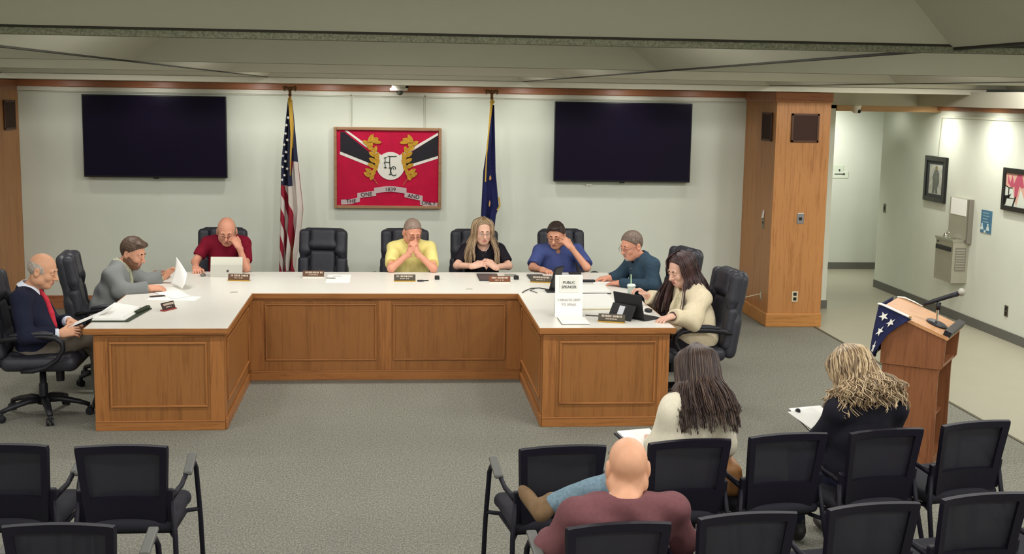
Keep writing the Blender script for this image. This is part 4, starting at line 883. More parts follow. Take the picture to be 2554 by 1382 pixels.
def face_parts(root, L, R, s, brow, lip=(150, 84, 76), glasses=None, eyes=True, lens=True, lids=None):
    Rm = Matrix([list(r) for r in R]); eyeW = mat('eye_white', (222, 214, 204), .3, .5); iris = mat('iris_dark', (52, 38, 28), .25, .5)
    if eyes:
        for x in (-1, 1):
            bm = bmesh.new(); sphere(bm, L(.031 * x, .0765, .003), .0118 * s, 12); e = bmobj('eye', bm, eyeW, root, True, True)
            bm = bmesh.new(); sphere(bm, L(.031 * x, .0862, -.0005), (.0052 * s, .0025 * s, .0052 * s), 10, Rm); bmobj('iris', bm, iris, e, True, True)
            if lids is not None:
                bm = bmesh.new(); sphere(bm, L(.031 * x, .0765, .0052), (.0132 * s, .0126 * s, .0118 * s), 12, Rm); bmobj('eyelid', bm, lids, root, True, True)
        if brow is not None:
            for x in (-1, 1):
                bm = bmesh.new(); tube(bm, [L(.013 * x, .0885, .0265), L(.03 * x, .0875, .0295), L(.046 * x, .076, .0235)], [.004 * s, .0048 * s, .003 * s], 6); bmobj('eyebrow', bm, brow, root, True, True)
        s_ = SDF(); s_.cap(L(-.015, .0878, -.0565), L(.015, .0878, -.0565), .0062 * s, k=.004); s_.cap(L(-.012, .0875, -.0645), L(.012, .0875, -.0645), .0072 * s, k=.004); s_.mesh('lips', .003, mat('lips_%d' % lip[0], lip, .4, .4), root)
    if glasses is not None:
        bm = bmesh.new(); ctr = []
        for x in (-1, 1):
            P_ = [L(.032 * x + .021 * math.copysign(abs(math.cos(a)) ** .6, math.cos(a)), .104 - .006 * abs(math.cos(a)) * (1 if math.cos(a) * x > 0 else 0), .000 + .015 * math.copysign(abs(math.sin(a)) ** .7, math.sin(a))) for a in np.linspace(0, 2 * PI, 20, endpoint=False)]
            tube(bm, P_, .0012 * s, 6, closed=True); tube(bm, [L(.057 * x, .098, .006), L(.075 * x, .06, .007), L(.081 * x, -.005, .004), L(.079 * x, -.022, -.012)], .0017 * s, 6)
            ctr.append(P_)
        tube(bm, [L(-.010, .105, .004), L(0, .108, .007), L(.010, .105, .004)], .0016 * s, 6); G = bmobj('glasses', bm, glasses, root, True, True)
        if lens:
            for P_ in ctr:
                bm = bmesh.new(); vs = [bm.verts.new(p) for p in P_]; f = bm.faces.new(vs); bmesh.ops.solidify(bm, geom=[f], thickness=.0012); bmobj('lens', bm, glass, G, True)
def short_hair(root, L, R, s, m, top=.074, nape=-.068, thick=.012, bald=False, seed=1, front=.068, quiff=0):
    S_ = SDF(); fr_ = L(0, front, top); bk = L(0, -.075, nape); nrm = R @ nz(V3(0, (top - nape), -(front + .075)))   # below/in front is removed
    if not bald:
        S_.ell(L(0, -.012, .034), V3(.075 + thick * .8, .094 + thick * .7, .088 + thick) * s, R, k=.01, cut=[(fr_, nrm)])
        if quiff: S_.ell(L(.0, .055, .10), V3(.055, .04, .022) * s, R, k=.02)
    else:
        S_.ell(L(0, -.014, .020), V3(.075 + thick * .6, .094 + thick * .6, .080) * s, R, k=.01, cut=[(L(0, .035, 0), R @ nz(V3(0, 1, .25))), (L(0, 0, nape), R @ V3(0, 0, -1)), (L(0, 0, .062), R @ nz(V3(0, .35, 1)))])
        S_.ell(L(0, .01, .05), V3(.062, .10, .075) * s, R, k=.012, sub=True)
    return S_.mesh('hair', .0045, m, root, wrinkle=.0009, seed=seed, wf=150)
def locks(S_, L, R, s, specs, down=(0, 0, -1)):
    """specs: (angle deg from front toward +x, end height below head centre, outward offset, forward offset, radius, wave)"""
    for a, drop, out, fwd, rad, wave in specs:
        rad = rad * 1.1
        a = math.radians(a); sx, cy = math.sin(a), math.cos(a)
        p0 = L(sx * .03, cy * .045 - .01, .118); p1 = L(sx * .070, cy * .080 - .012, .085); p2 = L(sx * .090, cy * .104 - .012, .025); p3 = L(sx * .092, cy * .10 - .015, -.045)
        side = nz((R @ V3(sx, cy, 0)) * V3(1, 1, 0) + 1e-6); f = nz((R @ V3(0, 1, 0)) * V3(1, 1, 0) + 1e-6)
        pts = [p0, p1, p2, p3]; n = 5
        for i in range(1, n + 1):
            t = i / n; w_ = wave * math.sin(t * 7 + a * 5); pts.append(p3 + V3(*down) * drop * t + side * (out * math.sin(min(1, t * 1.2) * PI / 2)) + f * fwd * t + np.cross(side, V3(0, 0, 1)) * w_ * t + side * .5 * wave * math.sin(t * 9 + a * 3))
        rr = [rad * .9, rad, rad, rad] + [rad * (1 - .55 * i / n) for i in range(1, n + 1)]
        for i in range(len(pts) - 1): S_.cap(pts[i], pts[i + 1], rr[i] * s, rr[i + 1] * s, k=.006)
NECK_R = .056
def strands(root, L, R, s, m, n, arc, drop, out, fwd, wave, wl, rad=.0034, back=.0, seed=0, cap=.108, hg=1.05):
    """loose strands of hair over the scalp: arc = angle range from the front, drop/out/fwd = ranges"""
    r_ = np.random.default_rng(seed); bm = bmesh.new(); f = nz((R @ V3(0, 1, 0)) * V3(1, 1, 0) + 1e-6); Z = V3(0, 0, 1)
    for c in range(n // 5):
        a0 = math.radians(r_.uniform(*arc)) * (1 if c % 2 else -1); dr, o_, fw, ph, wv = r_.uniform(*drop), r_.uniform(*out), r_.uniform(*fwd), r_.uniform(0, 6.28), wave * r_.uniform(.6, 1.3)
        lead = r_.uniform(0, .05)
        for k in range(5):
            a = a0 + r_.normal(0, .06); sx, cy = math.sin(a), math.cos(a); g_ = r_.uniform(1.0, 1.10)
            g_ *= hg; p0 = L(sx * (.012 + lead * .5), cy * (.03 + lead * .4) - .012, .036 + (.102 - lead * .25) * hg); p1 = L(sx * .080 * g_, cy * .092 * g_ - .014, .036 + .055 * hg); p2 = L(sx * .092 * g_, cy * .104 * g_ - .014, .020); p3 = L(sx * .094 * g_, cy * .104 * g_ - .018, -.045)
            side = nz((R @ V3(sx, cy, 0)) * V3(1, 1, 0) + 1e-6); pts = [p0, p1, p2, p3]
            for i in range(1, 6):
                t = i / 5; pts.append(p3 - Z * (dr + r_.normal(0, .006)) * t + side * (o_ * math.sin(min(1, t * 1.2) * PI / 2) + back * t) + f * fw * t)
            P_ = []; N_ = 22; al = 0
            for q in range(N_):
                u = q / (N_ - 1) * (len(pts) - 1); i = min(int(u), len(pts) - 2); t = u - i; pm = pts[max(i - 1, 0)]; pn = pts[min(i + 2, len(pts) - 1)]
                b = .5 * ((2 * pts[i]) + (pts[i + 1] - pm) * t + (2 * pm - 5 * pts[i] + 4 * pts[i + 1] - pn) * t * t + (3 * pts[i] - pm - 3 * pts[i + 1] + pn) * t ** 3)
                amp = wv * min(1, q / 6); tang = np.cross(side, Z); P_.append(b + tang * amp * math.sin(q * wl + ph + k * .25) + side * amp * .7 * math.cos(q * wl + ph + k * .25))
            nb = len(bm.faces); tube(bm, P_, [rad * s * (1 - .5 * q / N_) for q in range(N_)], 5)
            bm.faces.ensure_lookup_table(); mi = int(r_.integers(0, len(m)))
            for fc in bm.faces[nb:]: fc.material_index = mi
    return bmobj('hair_strands', bm, m, root, True, True)
def tones(name, *cols): return [mat('%s_%d' % (name, i), c, .45, .45) for i, c in enumerate(cols)]
class Person:
    def __init__(p, label, J, skin, hs=1.0, girth=1.0, belly=1.0, fat=1.0, vox=.0052):
        p.J = {k: V3(*v) for k, v in J.items()}; j = p.J; p.g, p.b, p.fat, p.hs, p.vox = girth, belly, fat, hs, vox; p.skin = skin
        p.root = thing('person', label, 'person', (j['P'][0], j['P'][1], 0)); p.R = frame(j['face'], nz(V3(0, 0, 1) + j.get('roll', V3(0, 0, 0))))
        p.N = j['N'] if 'N' in j else (j['shR'] + j['shL']) / 2 + V3(0, 0, .03); p.u = nz(p.N - j['P']); r = j['shR'] - j['shL']; p.r = nz(r - p.u * (r @ p.u)); p.f = np.cross(p.u, p.r); p.T = np.array([p.r, p.f, p.u]).T; p.sw = np.linalg.norm(r) / 2
    def torso(p, S, e, lower=True):
        j = p.J; N, Pv, r, f, u, T = p.N, j['P'], p.r, p.f, p.u, p.T; H = np.linalg.norm(N - Pv)
        S.ell(N - u * .40 * H + f * .012, (p.sw * .88 * p.g ** .5 + e, .108 * p.g + e, .42 * H + e), T, k=.06)
        S.ell(Pv + u * .30 * H + f * (.012 + .05 * (p.b - 1)), (.140 * p.g * (.5 + .5 * p.b) + e, .115 * p.b + e, .34 * H + e), T, k=.07)
        S.ell(Pv + u * .02, (.160 * p.g + e, .125 * p.g + e, .12 + e), T, k=.07)
        S.cap(j['shR'] - p.r * .01, j['shL'] + p.r * .01, .058 + e, k=.06)
        for q in ('shR', 'shL'): S.cap(N + u * .012 - f * .008, .55 * j[q] + .45 * N, .046 + e, .05 + e, k=.05)
    def body(p, hands):
        j = p.J; S = SDF(); p.torso(S, -.014)
        L = head_sdf(S, j['head'], p.R, p.hs, p.N - p.u * .02, p.fat, NECK_R)
        for q in 'RL':
            S.cap(j['sh' + q], j['el' + q], .045 * p.g ** .5, .036, k=.03); S.cap(j['el' + q], j['wr' + q], .038, .0245, k=.02)
            h = hands[q]; hand(S, j['wr' + q], h[0], h[1], q == 'R', **(h[2] if len(h) > 2 else {}))
        p.L = L; p.bodyo = S.mesh('body', p.vox, p.skin, p.root)
    def top(p, name, m, e=.008, sleeve='short', neck=.066, vee=None, wr=.004, seed=0, hem=-.05, vox=.0072, sfac=.72, arm=(.058, .056), fore=(.050, .040), extra=None, wf=24):
        j = p.J; S = SDF(); p.torso(S, e)
        for q in 'RL':
            sh, el, wr_ = j['sh' + q], j['el' + q], j['wr' + q]
            if sleeve == 'short':
                c = sh + (el - sh) * sfac; S.cap(sh, c + nz(el - sh) * .03, arm[0] + e * .5, arm[1] + e * .5, k=.03, cut=(c, nz(el - sh)))
            elif sleeve == 'long':
                S.cap(sh, el, arm[0] + e * .5, fore[0] + e * .5, k=.04); c = wr_ - nz(wr_ - el) * .012; S.cap(el, wr_ + nz(wr_ - el) * .02, fore[0] + e * .4, fore[1] + e * .3, k=.03, cut=(c, nz(wr_ - el)))
        if neck: S.cap(p.N - p.u * .025 + p.f * .012, p.N + p.u * .16 + p.f * .03, neck, neck + .01, k=.02, sub=True)
        if vee: S.cap(p.N + p.f * .13 + p.u * .02, p.N + p.f * .15 - p.u * vee[1], vee[0], .012, k=.006, sub=True)
        if extra: extra(S)
        return S.mesh(name, vox, m, p.root, wrinkle=wr, seed=seed, wf=wf, plane=[(j['P'] + p.u * hem, -p.u)])
    def collar(p, m, h=.034, r0=.064, r1=.094, gap=.5, name='collar'):
        ax = nz(nz(p.J['head'] - p.N) * .5 + p.u * .5 + p.f * .15); M = frame(p.f - ax * (p.f @ ax), ax); c = p.N + p.u * .016 + p.f * .008; V = []; n = 22
        for i in range(n + 1):
            a = PI / 2 + gap / 2 + (2 * PI - gap) * i / n; pt = .018 * math.exp(-((min(i, n - i)) / 2.2) ** 2)
            for rr, hh in ((r0, h), (r0 + .003, h + .002), (r1 + pt, .004 - pt * 1.6), (r1 - .006 + pt, .002 - pt * 1.6)): V.append(c + M @ V3(rr * math.cos(a), rr * math.sin(a) * .98, hh))
        F = []
        for i in range(n):
            for k in range(4): F.append((i * 4 + k, i * 4 + (k + 1) % 4, i * 4 + 4 + (k + 1) % 4, i * 4 + 4 + k))
        F += [(3, 2, 1, 0), (n * 4, n * 4 + 1, n * 4 + 2, n * 4 + 3)]; return raw(name, V, F, m, p.root, True, False)
    def legs(p, m, shoe, knees=None, ankles=None, spread=.10, toes=None, thigh=(.085, .062), name='trousers', bare=False):
        j = p.J; S = SDF(); f = nz(V3(p.f[0], p.f[1], 0) + 1e-9); r = nz(np.cross(f, V3(0, 0, 1))); H = {}
        if 'lf' in j: f = nz(j['lf']); r = nz(np.cross(f, V3(0, 0, 1)))
        S.ell(j['P'] - V3(0, 0, .01), (.172 * p.g, .172 * p.g, .10), None, k=.04)
        for q, sg in (('R', 1), ('L', -1)):
            hp = j['P'] + r * .085 * sg - V3(0, 0, .02); k_ = V3(*knees[q]) if knees else hp + f * .40 + r * .03 * sg + V3(0, 0, .01); a_ = V3(*ankles[q]) if ankles else V3(k_[0], k_[1], .10) - f * .02
            S.cap(hp, k_, thigh[0] * p.g, thigh[1], k=.05); S.cap(k_, a_, .060, .047, k=.03, cut=(a_, nz(a_ - k_))); H[q] = (k_, a_)
        o = S.mesh(name, .012, m, p.root, wrinkle=.004, seed=5)
        for q in 'RL':
            k_, a_ = H[q]; t = nz(V3(*toes[q])) if toes else f; d = nz(k_ - a_) if toes and q in toes else V3(0, 0, 1); up = nz(d - t * (d @ t)); R_ = np.array([np.cross(t, up), t, up]).T
            S = SDF(); S.ell(a_ + t * .10 - up * .055, (.046, .115, .036), R_, k=.02); S.ell(a_ - up * .045 - t * .01, (.042, .055, .05), R_, k=.03); S.cap(a_ - up * .03, a_ + up * .02, .044, .046, k=.03)
            S.mesh('shoe', .007, shoe, p.root, plane=[(a_ - up * .088, -up)])
        return o
SK1, SK2, SK3, SK4 = skin_mat('skin_fair', (212, 158, 126)), skin_mat('skin_pink', (216, 152, 126)), skin_mat('skin_warm', (213, 155, 127)), skin_mat('skin_pale', (222, 176, 154))
black_shoe = mat('black_shoe', (30, 28, 28), .4, .4); dark_tr = mat('dark_trousers', (36, 36, 44), .85, noise=.1, nscale=80); khaki = mat('khaki_trousers', (150, 136, 112), .85, noise=.06, nscale=80)
gl_dark = mat('glasses_frame', (52, 44, 44), .3, .5); gl_met = mat('glasses_metal', (120, 96, 88), .3, .5, .4)
D = -1  # the back row looks toward -y
# --- man in dark red polo
grey_h = hair_mat('hair_grey', (112, 98, 90), (168, 152, 142)); brow_g = mat('brow_grey', (120, 92, 78), .7)
p = Person('balding man in dark red polo shirt and glasses, cheek resting on his fist', dict(P=(-1.62, 12.16, .50), head=(-1.565, 11.87, 1.128), face=(.06, -.88, -.40), shR=(-1.775, 12.03, .995), shL=(-1.42, 12.03, 1.0), N=(-1.595, 12.02, 1.035), elR=(-1.872, 11.93, .83), wrR=(-1.835, 11.72, .80), elL=(-1.372, 11.73, .80), wrL=(-1.435, 11.725, 1.00)), SK2, 1.10, belly=1.25)
p.body(dict(R=((.25, -.95, -.12), (0, .1, 1), dict(curl=(.9, 1.1, .6))), L=((-.55, .05, .83), (.75, -.6, .2), dict(curl=(.9, 1.2, .7), thumb=.3))))
p.top('polo_shirt', mat('dark_red_cloth', (128, 20, 44), .85, .2, noise=.1, nscale=20), seed=1); p.collar(mat('dark_red_collar', (96, 18, 44), .85)); p.legs(dark_tr, black_shoe)
short_hair(p.root, p.L, p.R, p.hs, grey_h, bald=True, thick=.007, nape=-.055); face_parts(p.root, p.L, p.R, p.hs, brow_g, (176, 110, 98), gl_met, lids=SK2)
# --- man in yellow polo
p = Person('grey-haired man in pale yellow polo shirt, clasped hands at his mouth', dict(P=(.19, 12.18, .50), head=(.192, 11.92, 1.126), face=(.26, -.86, -.42), shR=(.012, 12.04, .955), shL=(.362, 12.04, .958), N=(.186, 12.03, .995), elR=(-.012, 11.73, .80), elL=(.39, 11.735, .80), wrR=(.160, 11.745, .945), wrL=(.236, 11.745, .945)), SK2, 1.06, girth=1.05, belly=1.15)
p.body(dict(R=((.30, .03, .95), (-.80, -.5, .3), dict(curl=(.75, 1.2, .6), thumb=.2)), L=((-.30, .0, .95), (.80, -.5, .3), dict(curl=(.85, 1.2, .6), thumb=.2))))
yel = mat('pale_yellow_cloth', (236, 222, 142), .85, .2, noise=.05, nscale=20); p.top('polo_shirt', yel, seed=2, arm=(.062, .062), sfac=.8); p.collar(yel); p.legs(khaki, black_shoe)
bm = bmesh.new()
for k in range(3): sphere(bm, p.N + p.f * (.118 + .006 * k) - p.u * (.07 + .05 * k), .006, 8)
bmobj('shirt_button', bm, white_pl, p.root, True)
short_hair(p.root, p.L, p.R, p.hs, hair_mat('hair_salt', (118, 98, 88), (158, 136, 122)), top=.078, thick=.006, nape=-.05, seed=4); face_parts(p.root, p.L, p.R, p.hs, brow_g, (168, 100, 90), gl_met, lids=SK2)
# --- woman in black
p = Person('long-haired blonde woman in black v-neck top and glasses behind the desk', dict(P=(.88, 12.18, .50), head=(.880, 11.985, 1.124), face=(.13, -.97, -.16), shR=(.722, 12.06, .945), shL=(1.048, 12.06, .945), N=(.884, 12.05, .985), elR=(.628, 11.93, .80), elL=(1.13, 11.93, .80), wrR=(.775, 11.765, .82), wrL=(.985, 11.765, .81)), SK4, 1.02, girth=1.08, belly=1.2)
p.body(dict(R=((.92, -.12, .28), (-.1, -.55, .83), dict(curl=(.5, .8, .5))), L=((-.80, -.1, .55), (.2, -.6, .75), dict(curl=(.6, .9, .5)))))
p.top('v_neck_top', mat('black_cloth', (30, 26, 34), .85, .2, noise=.1, nscale=30), seed=3, vee=(.062, .14), neck=.062, sfac=.8); p.legs(dark_tr, black_shoe)
blond = hair_mat('hair_blonde_long', (104, 82, 64), (172, 146, 112)); S = SDF()
S.ell(p.L(0, -.014, .036), V3(.082, .099, .092) * p.hs, p.R, k=.01, cut=[(p.L(0, .05, .085), p.R @ nz(V3(0, .80, -.60)))])
sp = []
for a, dr, o_, fw, rd in ((62, .24, .03, .06, .018), (74, .27, .045, .05, .019), (86, .28, .06, .035, .020), (98, .26, .07, .02, .02), (110, .22, .06, 0, .02), (125, .2, .04, -.02, .02), (145, .2, .02, -.02, .02), (168, .2, .02, -.02, .02)):
    for sg in (-1, 1): sp.append((a * sg, dr + rng.uniform(-.03, .03), o_, fw + .02, rd, .008))
locks(S, p.L, p.R, p.hs, sp); S.mesh('hair', .0058, blond, p.root)
strands(p.root, p.L, p.R, p.hs, tones('blonde_strand', (112, 90, 70), (150, 124, 96), (184, 160, 126)), 260, (58, 150), (.2, .3), (.02, .075), (-.01, .07), .005, .5, seed=21, hg=1.1)
face_parts(p.root, p.L, p.R, p.hs, mat('brow_brown', (110, 84, 66), .7), (186, 110, 104), gl_met)
bm = bmesh.new(); tube(bm, [p.N + p.r * .06 + p.f * .07 + p.u * .02, p.N + p.f * .115 - p.u * .07, p.N - p.r * .06 + p.f * .07 + p.u * .02], .002, 6); bmobj('necklace', bm, chrome, p.root, True)
# --- man in blue shirt
p = Person('dark-haired man in blue short-sleeved shirt and glasses, hand raised to his temple', dict(P=(1.66, 12.22, .48), head=(1.600, 11.985, 1.096), face=(-.34, -.88, -.32), shR=(1.455, 12.08, .925), shL=(1.825, 12.08, .93), N=(1.625, 12.07, .965), elR=(1.372, 11.96, .78), elL=(1.888, 11.82, .80), wrR=(1.45, 11.76, .785), wrL=(1.725, 11.84, 1.005)), SK3, 1.06, girth=1.12, belly=1.35)
p.body(dict(R=((.5, -.85, -.05), (0, 0, 1)), L=((-.72, .05, .70), (.55, -.75, .35), dict(curl=(.7, .9, .6)))))
blue = mat('blue_print_cloth', (72, 84, 138), .85, .2, noise=.22, nscale=160); p.top('short_sleeved_shirt', blue, seed=4, wr=.006, arm=(.064, .064), sfac=.85); p.collar(blue); p.legs(khaki, black_shoe)
short_hair(p.root, p.L, p.R, p.hs, hair_mat('hair_dark', (34, 26, 24), (66, 50, 44)), thick=.013, nape=-.06, seed=6, quiff=1); face_parts(p.root, p.L, p.R, p.hs, mat('brow_dark', (48, 34, 28), .7), (150, 92, 80), gl_dark, lids=SK3)
# --- man in teal
p = Person('grey-haired man in dark teal shirt and glasses leaning on the right wing', dict(P=(2.38, 10.98, .50), head=(2.150, 10.93, 1.125), face=(-.84, -.46, -.28), shR=(2.215, 11.13, .965), shL=(2.305, 10.76, .965), N=(2.245, 10.945, 1.0), elR=(2.10, 11.22, .80), elL=(2.285, 10.66, .80), wrR=(2.00, 11.20, .79), wrL=(2.045, 10.87, .795)), SK2, 1.07, girth=1.12, belly=1.3)
p.body(dict(R=((-.85, .1, -.05), (0, 0, 1), dict(curl=(.5, .5, .3))), L=((-.80, .55, -.05), (0, -.1, 1), dict(curl=(.4, .5, .4)))))
teal = mat('dark_teal_cloth', (48, 68, 84), .85, .2, noise=.14, nscale=60); p.top('long_sleeved_shirt', teal, sleeve='long', seed=5, wr=.006, arm=(.066, .058), fore=(.054, .042), e=.012); p.collar(teal); p.legs(dark_tr, black_shoe)
short_hair(p.root, p.L, p.R, p.hs, hair_mat('hair_brown_grey', (82, 66, 56), (128, 110, 98)), thick=.010, seed=7); face_parts(p.root, p.L, p.R, p.hs, brow_g, (160, 100, 90), gl_met, lids=SK2)
S = SDF(); S.ell(p.L(0, .058, -.092), V3(.032, .032, .024) * p.hs, p.R, k=.01); S.cap(p.L(-.02, .092, -.045), p.L(.02, .092, -.045), .006, k=.006); S.mesh('goatee', .005, mat('goatee_grey', (176, 160, 148), .8), p.root, wrinkle=.001, wf=120)
bm = bmesh.new()
for k in range(4): sphere(bm, p.N + p.f * (.115 + .008 * k) - p.u * (.05 + .06 * k), .006, 8)
bmobj('shirt_button', bm, mat('button_grey', (130, 140, 146), .4), p.root, True)
# --- woman in cream cardigan
p = Person('woman with long dark hair in cream cardigan typing on the right', dict(P=(2.43, 9.62, .50), head=(2.315, 9.70, 1.078), face=(-.86, -.40, -.34), shR=(2.375, 9.86, .885), shL=(2.435, 9.50, .885), N=(2.40, 9.68, .925), elR=(2.26, 9.98, .76), elL=(2.34, 9.33, .745), wrR=(2.095, 9.93, .83), wrL=(2.135, 9.16, .80)), SK4, 1.06, girth=1.22, belly=1.45)
p.body(dict(R=((-.75, -.05, .66), (.55, .1, .82), dict(curl=(.7, .8, .5))), L=((-.85, -.42, -.12), (-.05, 0, 1), dict(curl=(.35, .4, .3), spread=.2))))
p.top('patterned_blouse', mat('cream_pattern', (206, 196, 160), .85, .2, noise=.35, nscale=70), sleeve='none', e=.004, seed=6)
cream = mat('cream_knit', (222, 208, 178), .9, .2, noise=.06, nscale=60, bump=.3, bscale=220)
p.top('cardigan', cream, sleeve='long', e=.026, seed=8, wr=.008, arm=(.068, .072), fore=(.072, .052), hem=-.11, neck=.075, extra=lambda S: S.cap(p.N + p.f * .17 + p.u * .05, p.J['P'] + p.f * .25 + p.u * .10, .085, .10, k=.02, sub=True))
p.legs(mat('black_trousers', (26, 24, 32), .85), black_shoe)
drk = hair_mat('hair_dark_auburn', (38, 24, 26), (78, 50, 48)); S = SDF()
S.ell(p.L(0, -.016, .038), V3(.084, .101, .094) * p.hs, p.R, k=.01, cut=[(p.L(0, .055, .085), p.R @ nz(V3(0, .80, -.55)))])
sp = []
for a, dr, o_, fw, rd in ((70, .30, .02, .07, .02), (82, .34, .03, .05, .022), (95, .34, .04, .02, .023), (110, .32, .05, -.01, .023), (126, .34, .05, -.03, .023), (142, .36, .06, -.03, .023), (160, .36, .06, -.03, .023), (176, .34, .06, -.03, .023)):
    for sg in (-1, 1): sp.append((a * sg, dr + rng.uniform(-.03, .03), o_, fw, rd, .006))
locks(S, p.L, p.R, p.hs, sp); S.ell(p.J['head'] + V3(.115, .03, -.22), (.035, .085, .20), None, k=.03); S.mesh('hair', .0062, drk, p.root)
strands(p.root, p.L, p.R, p.hs, tones('auburn_strand', (40, 26, 28), (58, 36, 36), (78, 52, 50)), 460, (60, 180), (.22, .38), (.06, .11), (-.02, .09), .003, .4, seed=22, hg=1.13)
face_parts(p.root, p.L, p.R, p.hs, mat('brow_dark', (48, 34, 28), .7), (170, 90, 92), lids=SK4)
wd = nz(p.J['wrL'] - p.J['elL']); bm = bmesh.new(); M = frame(wd); lathe(bm, [(.030, -.012), (.033, -.012), (.033, .012), (.030, .012)], 18, p.J['wrL'] - wd * .0, Matrix([list(r) for r in np.array([M[:, 0], M[:, 2], -M[:, 1]]).T])); sphere(bm, p.J['wrL'] + V3(0, 0, .032), (.016, .016, .006), 10); bmobj('wristwatch', bm, gl_dark, p.root, True)
# --- man in navy suit
p = Person('balding man in navy suit and red tie reading papers left of the desk', dict(P=(-2.66, 9.40, .50), head=(-2.585, 9.38, 1.108), face=(.92, -.12, -.30), shR=(-2.705, 9.20, .915), shL=(-2.715, 9.58, .912), N=(-2.700, 9.39, .955), elR=(-2.655, 9.115, .665), elL=(-2.60, 9.66, .66), wrR=(-2.415, 9.17, .675), wrL=(-2.44, 9.53, .70)), SK1, 1.07, belly=1.2)
p.body(dict(R=((.92, .2, .15), (-.1, -.75, .6), dict(curl=(.5, .7, .5), thumb=.2)), L=((.75, -.6, -.1), (.0, .2, 1), dict(curl=(.6, .7, .5)))))
wsh = mat('white_shirt', (222, 228, 240), .8, .2); p.top('dress_shirt', wsh, sleeve='long', e=.002, seed=9, wr=.002, fore=(.046, .036)); p.collar(wsh, h=.042)
def opn(S, a=.05, b=.035): S.cap(p.N + p.f * .13 + p.u * .06, p.J['P'] + p.f * .19 + p.u * .16, a, b, k=.01, sub=True)
nav = mat('navy_suit_cloth', (24, 27, 48), .85, .25, noise=.12, nscale=50)
for q in 'RL': p.J['wr' + q] = p.J['wr' + q] - nz(p.J['wr' + q] - p.J['el' + q]) * .03
p.top('suit_jacket', nav, sleeve='long', e=.012, seed=10, wr=.005, arm=(.064, .058), fore=(.056, .046), extra=opn, hem=-.08, neck=.080)
S = SDF(); S.ell(p.N + p.f * .082 + p.u * .002, (.018, .014, .018), p.T, k=.005)
pts = [p.N + p.f * .088 - p.u * .0, p.N + p.f * .122 - p.u * .08, p.N + p.f * .140 - p.u * .18, p.N + p.f * .145 - p.u * .28]
for a, b, ra, rb in zip(pts, pts[1:], (.013, .019, .025), (.019, .025, .03)): S.cap(a, b, ra, rb, k=.01)
S.mesh('red_tie', .005, mat('red_tie_cloth', (196, 40, 60), .6, .3), p.root)
p.legs(mat('grey_trousers', (112, 104, 94), .85, noise=.1, nscale=60), black_shoe, knees=dict(R=(-2.255, 9.33, .615), L=(-2.25, 9.52, .52)), ankles=dict(R=(-2.12, 9.52, .40), L=(-2.23, 9.52, .10)), toes=dict(R=(.8, .35, -.3), L=(1, 0, 0)))
short_hair(p.root, p.L, p.R, p.hs, hair_mat('hair_white_grey', (150, 136, 126), (192, 180, 168)), bald=True, thick=.007, nape=-.05); face_parts(p.root, p.L, p.R, p.hs, brow_g, (166, 96, 88), lids=SK1)
# --- man in grey jacket
p = Person('bearded man in grey tweed jacket lifting a page at the left wing', dict(P=(-2.43, 10.62, .52), head=(-2.208, 10.74, 1.066), face=(.88, -.30, -.36), shR=(-2.335, 10.53, .905), shL=(-2.30, 10.91, .90), N=(-2.315, 10.72, .945), elR=(-2.265, 10.46, .775), elL=(-2.19, 11.0, .79), wrR=(-2.035, 10.53, .795), wrL=(-2.01, 11.06, .815)), SK3, 1.08, girth=1.1, belly=1.25)
p.body(dict(R=((.88, .3, .0), (0, -.35, .9), dict(curl=(.5, .7, .4), thumb=.3)), L=((.70, -.15, .65), (-.4, .45, .75), dict(curl=(.3, .5, .4), thumb=.2))))
p.top('patterned_shirt', mat('pale_check_shirt', (172, 172, 150), .8, .2, noise=.3, nscale=120), sleeve='long', e=.002, seed=11, wr=.002, fore=(.044, .034)); p.collar(MATS['pale_check_shirt'], h=.04)
gj = mat('grey_tweed', (126, 129, 128), .9, .2, noise=.12, nscale=240)
for q in 'RL': p.J['wr' + q] = p.J['wr' + q] - nz(p.J['wr' + q] - p.J['el' + q]) * .012
p.top('tweed_jacket', gj, sleeve='long', e=.018, seed=12, wr=.006, arm=(.068, .062), fore=(.060, .048), extra=opn, hem=-.12, neck=.078); p.legs(dark_tr, black_shoe)
S = SDF(); S.ell(p.N + p.f * .08, (.018, .014, .018), p.T, k=.005); pts = [p.N + p.f * .085, p.N + p.f * .118 - p.u * .08, p.N + p.f * .13 - p.u * .16]
for a, b, ra, rb in zip(pts, pts[1:], (.013, .019), (.019, .024)): S.cap(a, b, ra, rb, k=.01)
S.mesh('pale_tie', .005, mat('pale_tie_cloth', (168, 170, 140), .6, noise=.2, nscale=90), p.root)
hb_ = hair_mat('hair_brown', (58, 42, 34), (98, 76, 60)); short_hair(p.root, p.L, p.R, p.hs, hb_, thick=.014, nape=-.06, seed=8, quiff=1); face_parts(p.root, p.L, p.R, p.hs, mat('brow_dark', (48, 34, 28), .7), (150, 84, 74), lids=SK3)
S = SDF(); S.ell(p.L(0, .018, -.035), V3(.067, .074, .091) * p.hs, p.R, k=.02); S.ell(p.L(0, .050, -.088), V3(.043, .040, .033) * p.hs, p.R, k=.03)
for x in (-1, 1): S.ell(p.L(.055 * x, -.002, -.062), V3(.023, .045, .035) * p.hs, p.R, k=.03)
S.ell(p.L(0, .105, -.056), V3(.022, .026, .012) * p.hs, p.R, k=.006, sub=True); S.ell(p.L(0, .088, -.012), V3(.060, .05, .034) * p.hs, p.R, k=.008, sub=True)
BC = [(p.L(0, .0, -.012), p.R @ nz(V3(0, .35, 1))), (p.L(0, -.030, 0), p.R @ V3(0, -1, 0))]
S.mesh('beard', .005, hair_mat('beard_brown', (94, 62, 46), (134, 92, 68)), p.root, wrinkle=.0015, wf=130, plane=BC)
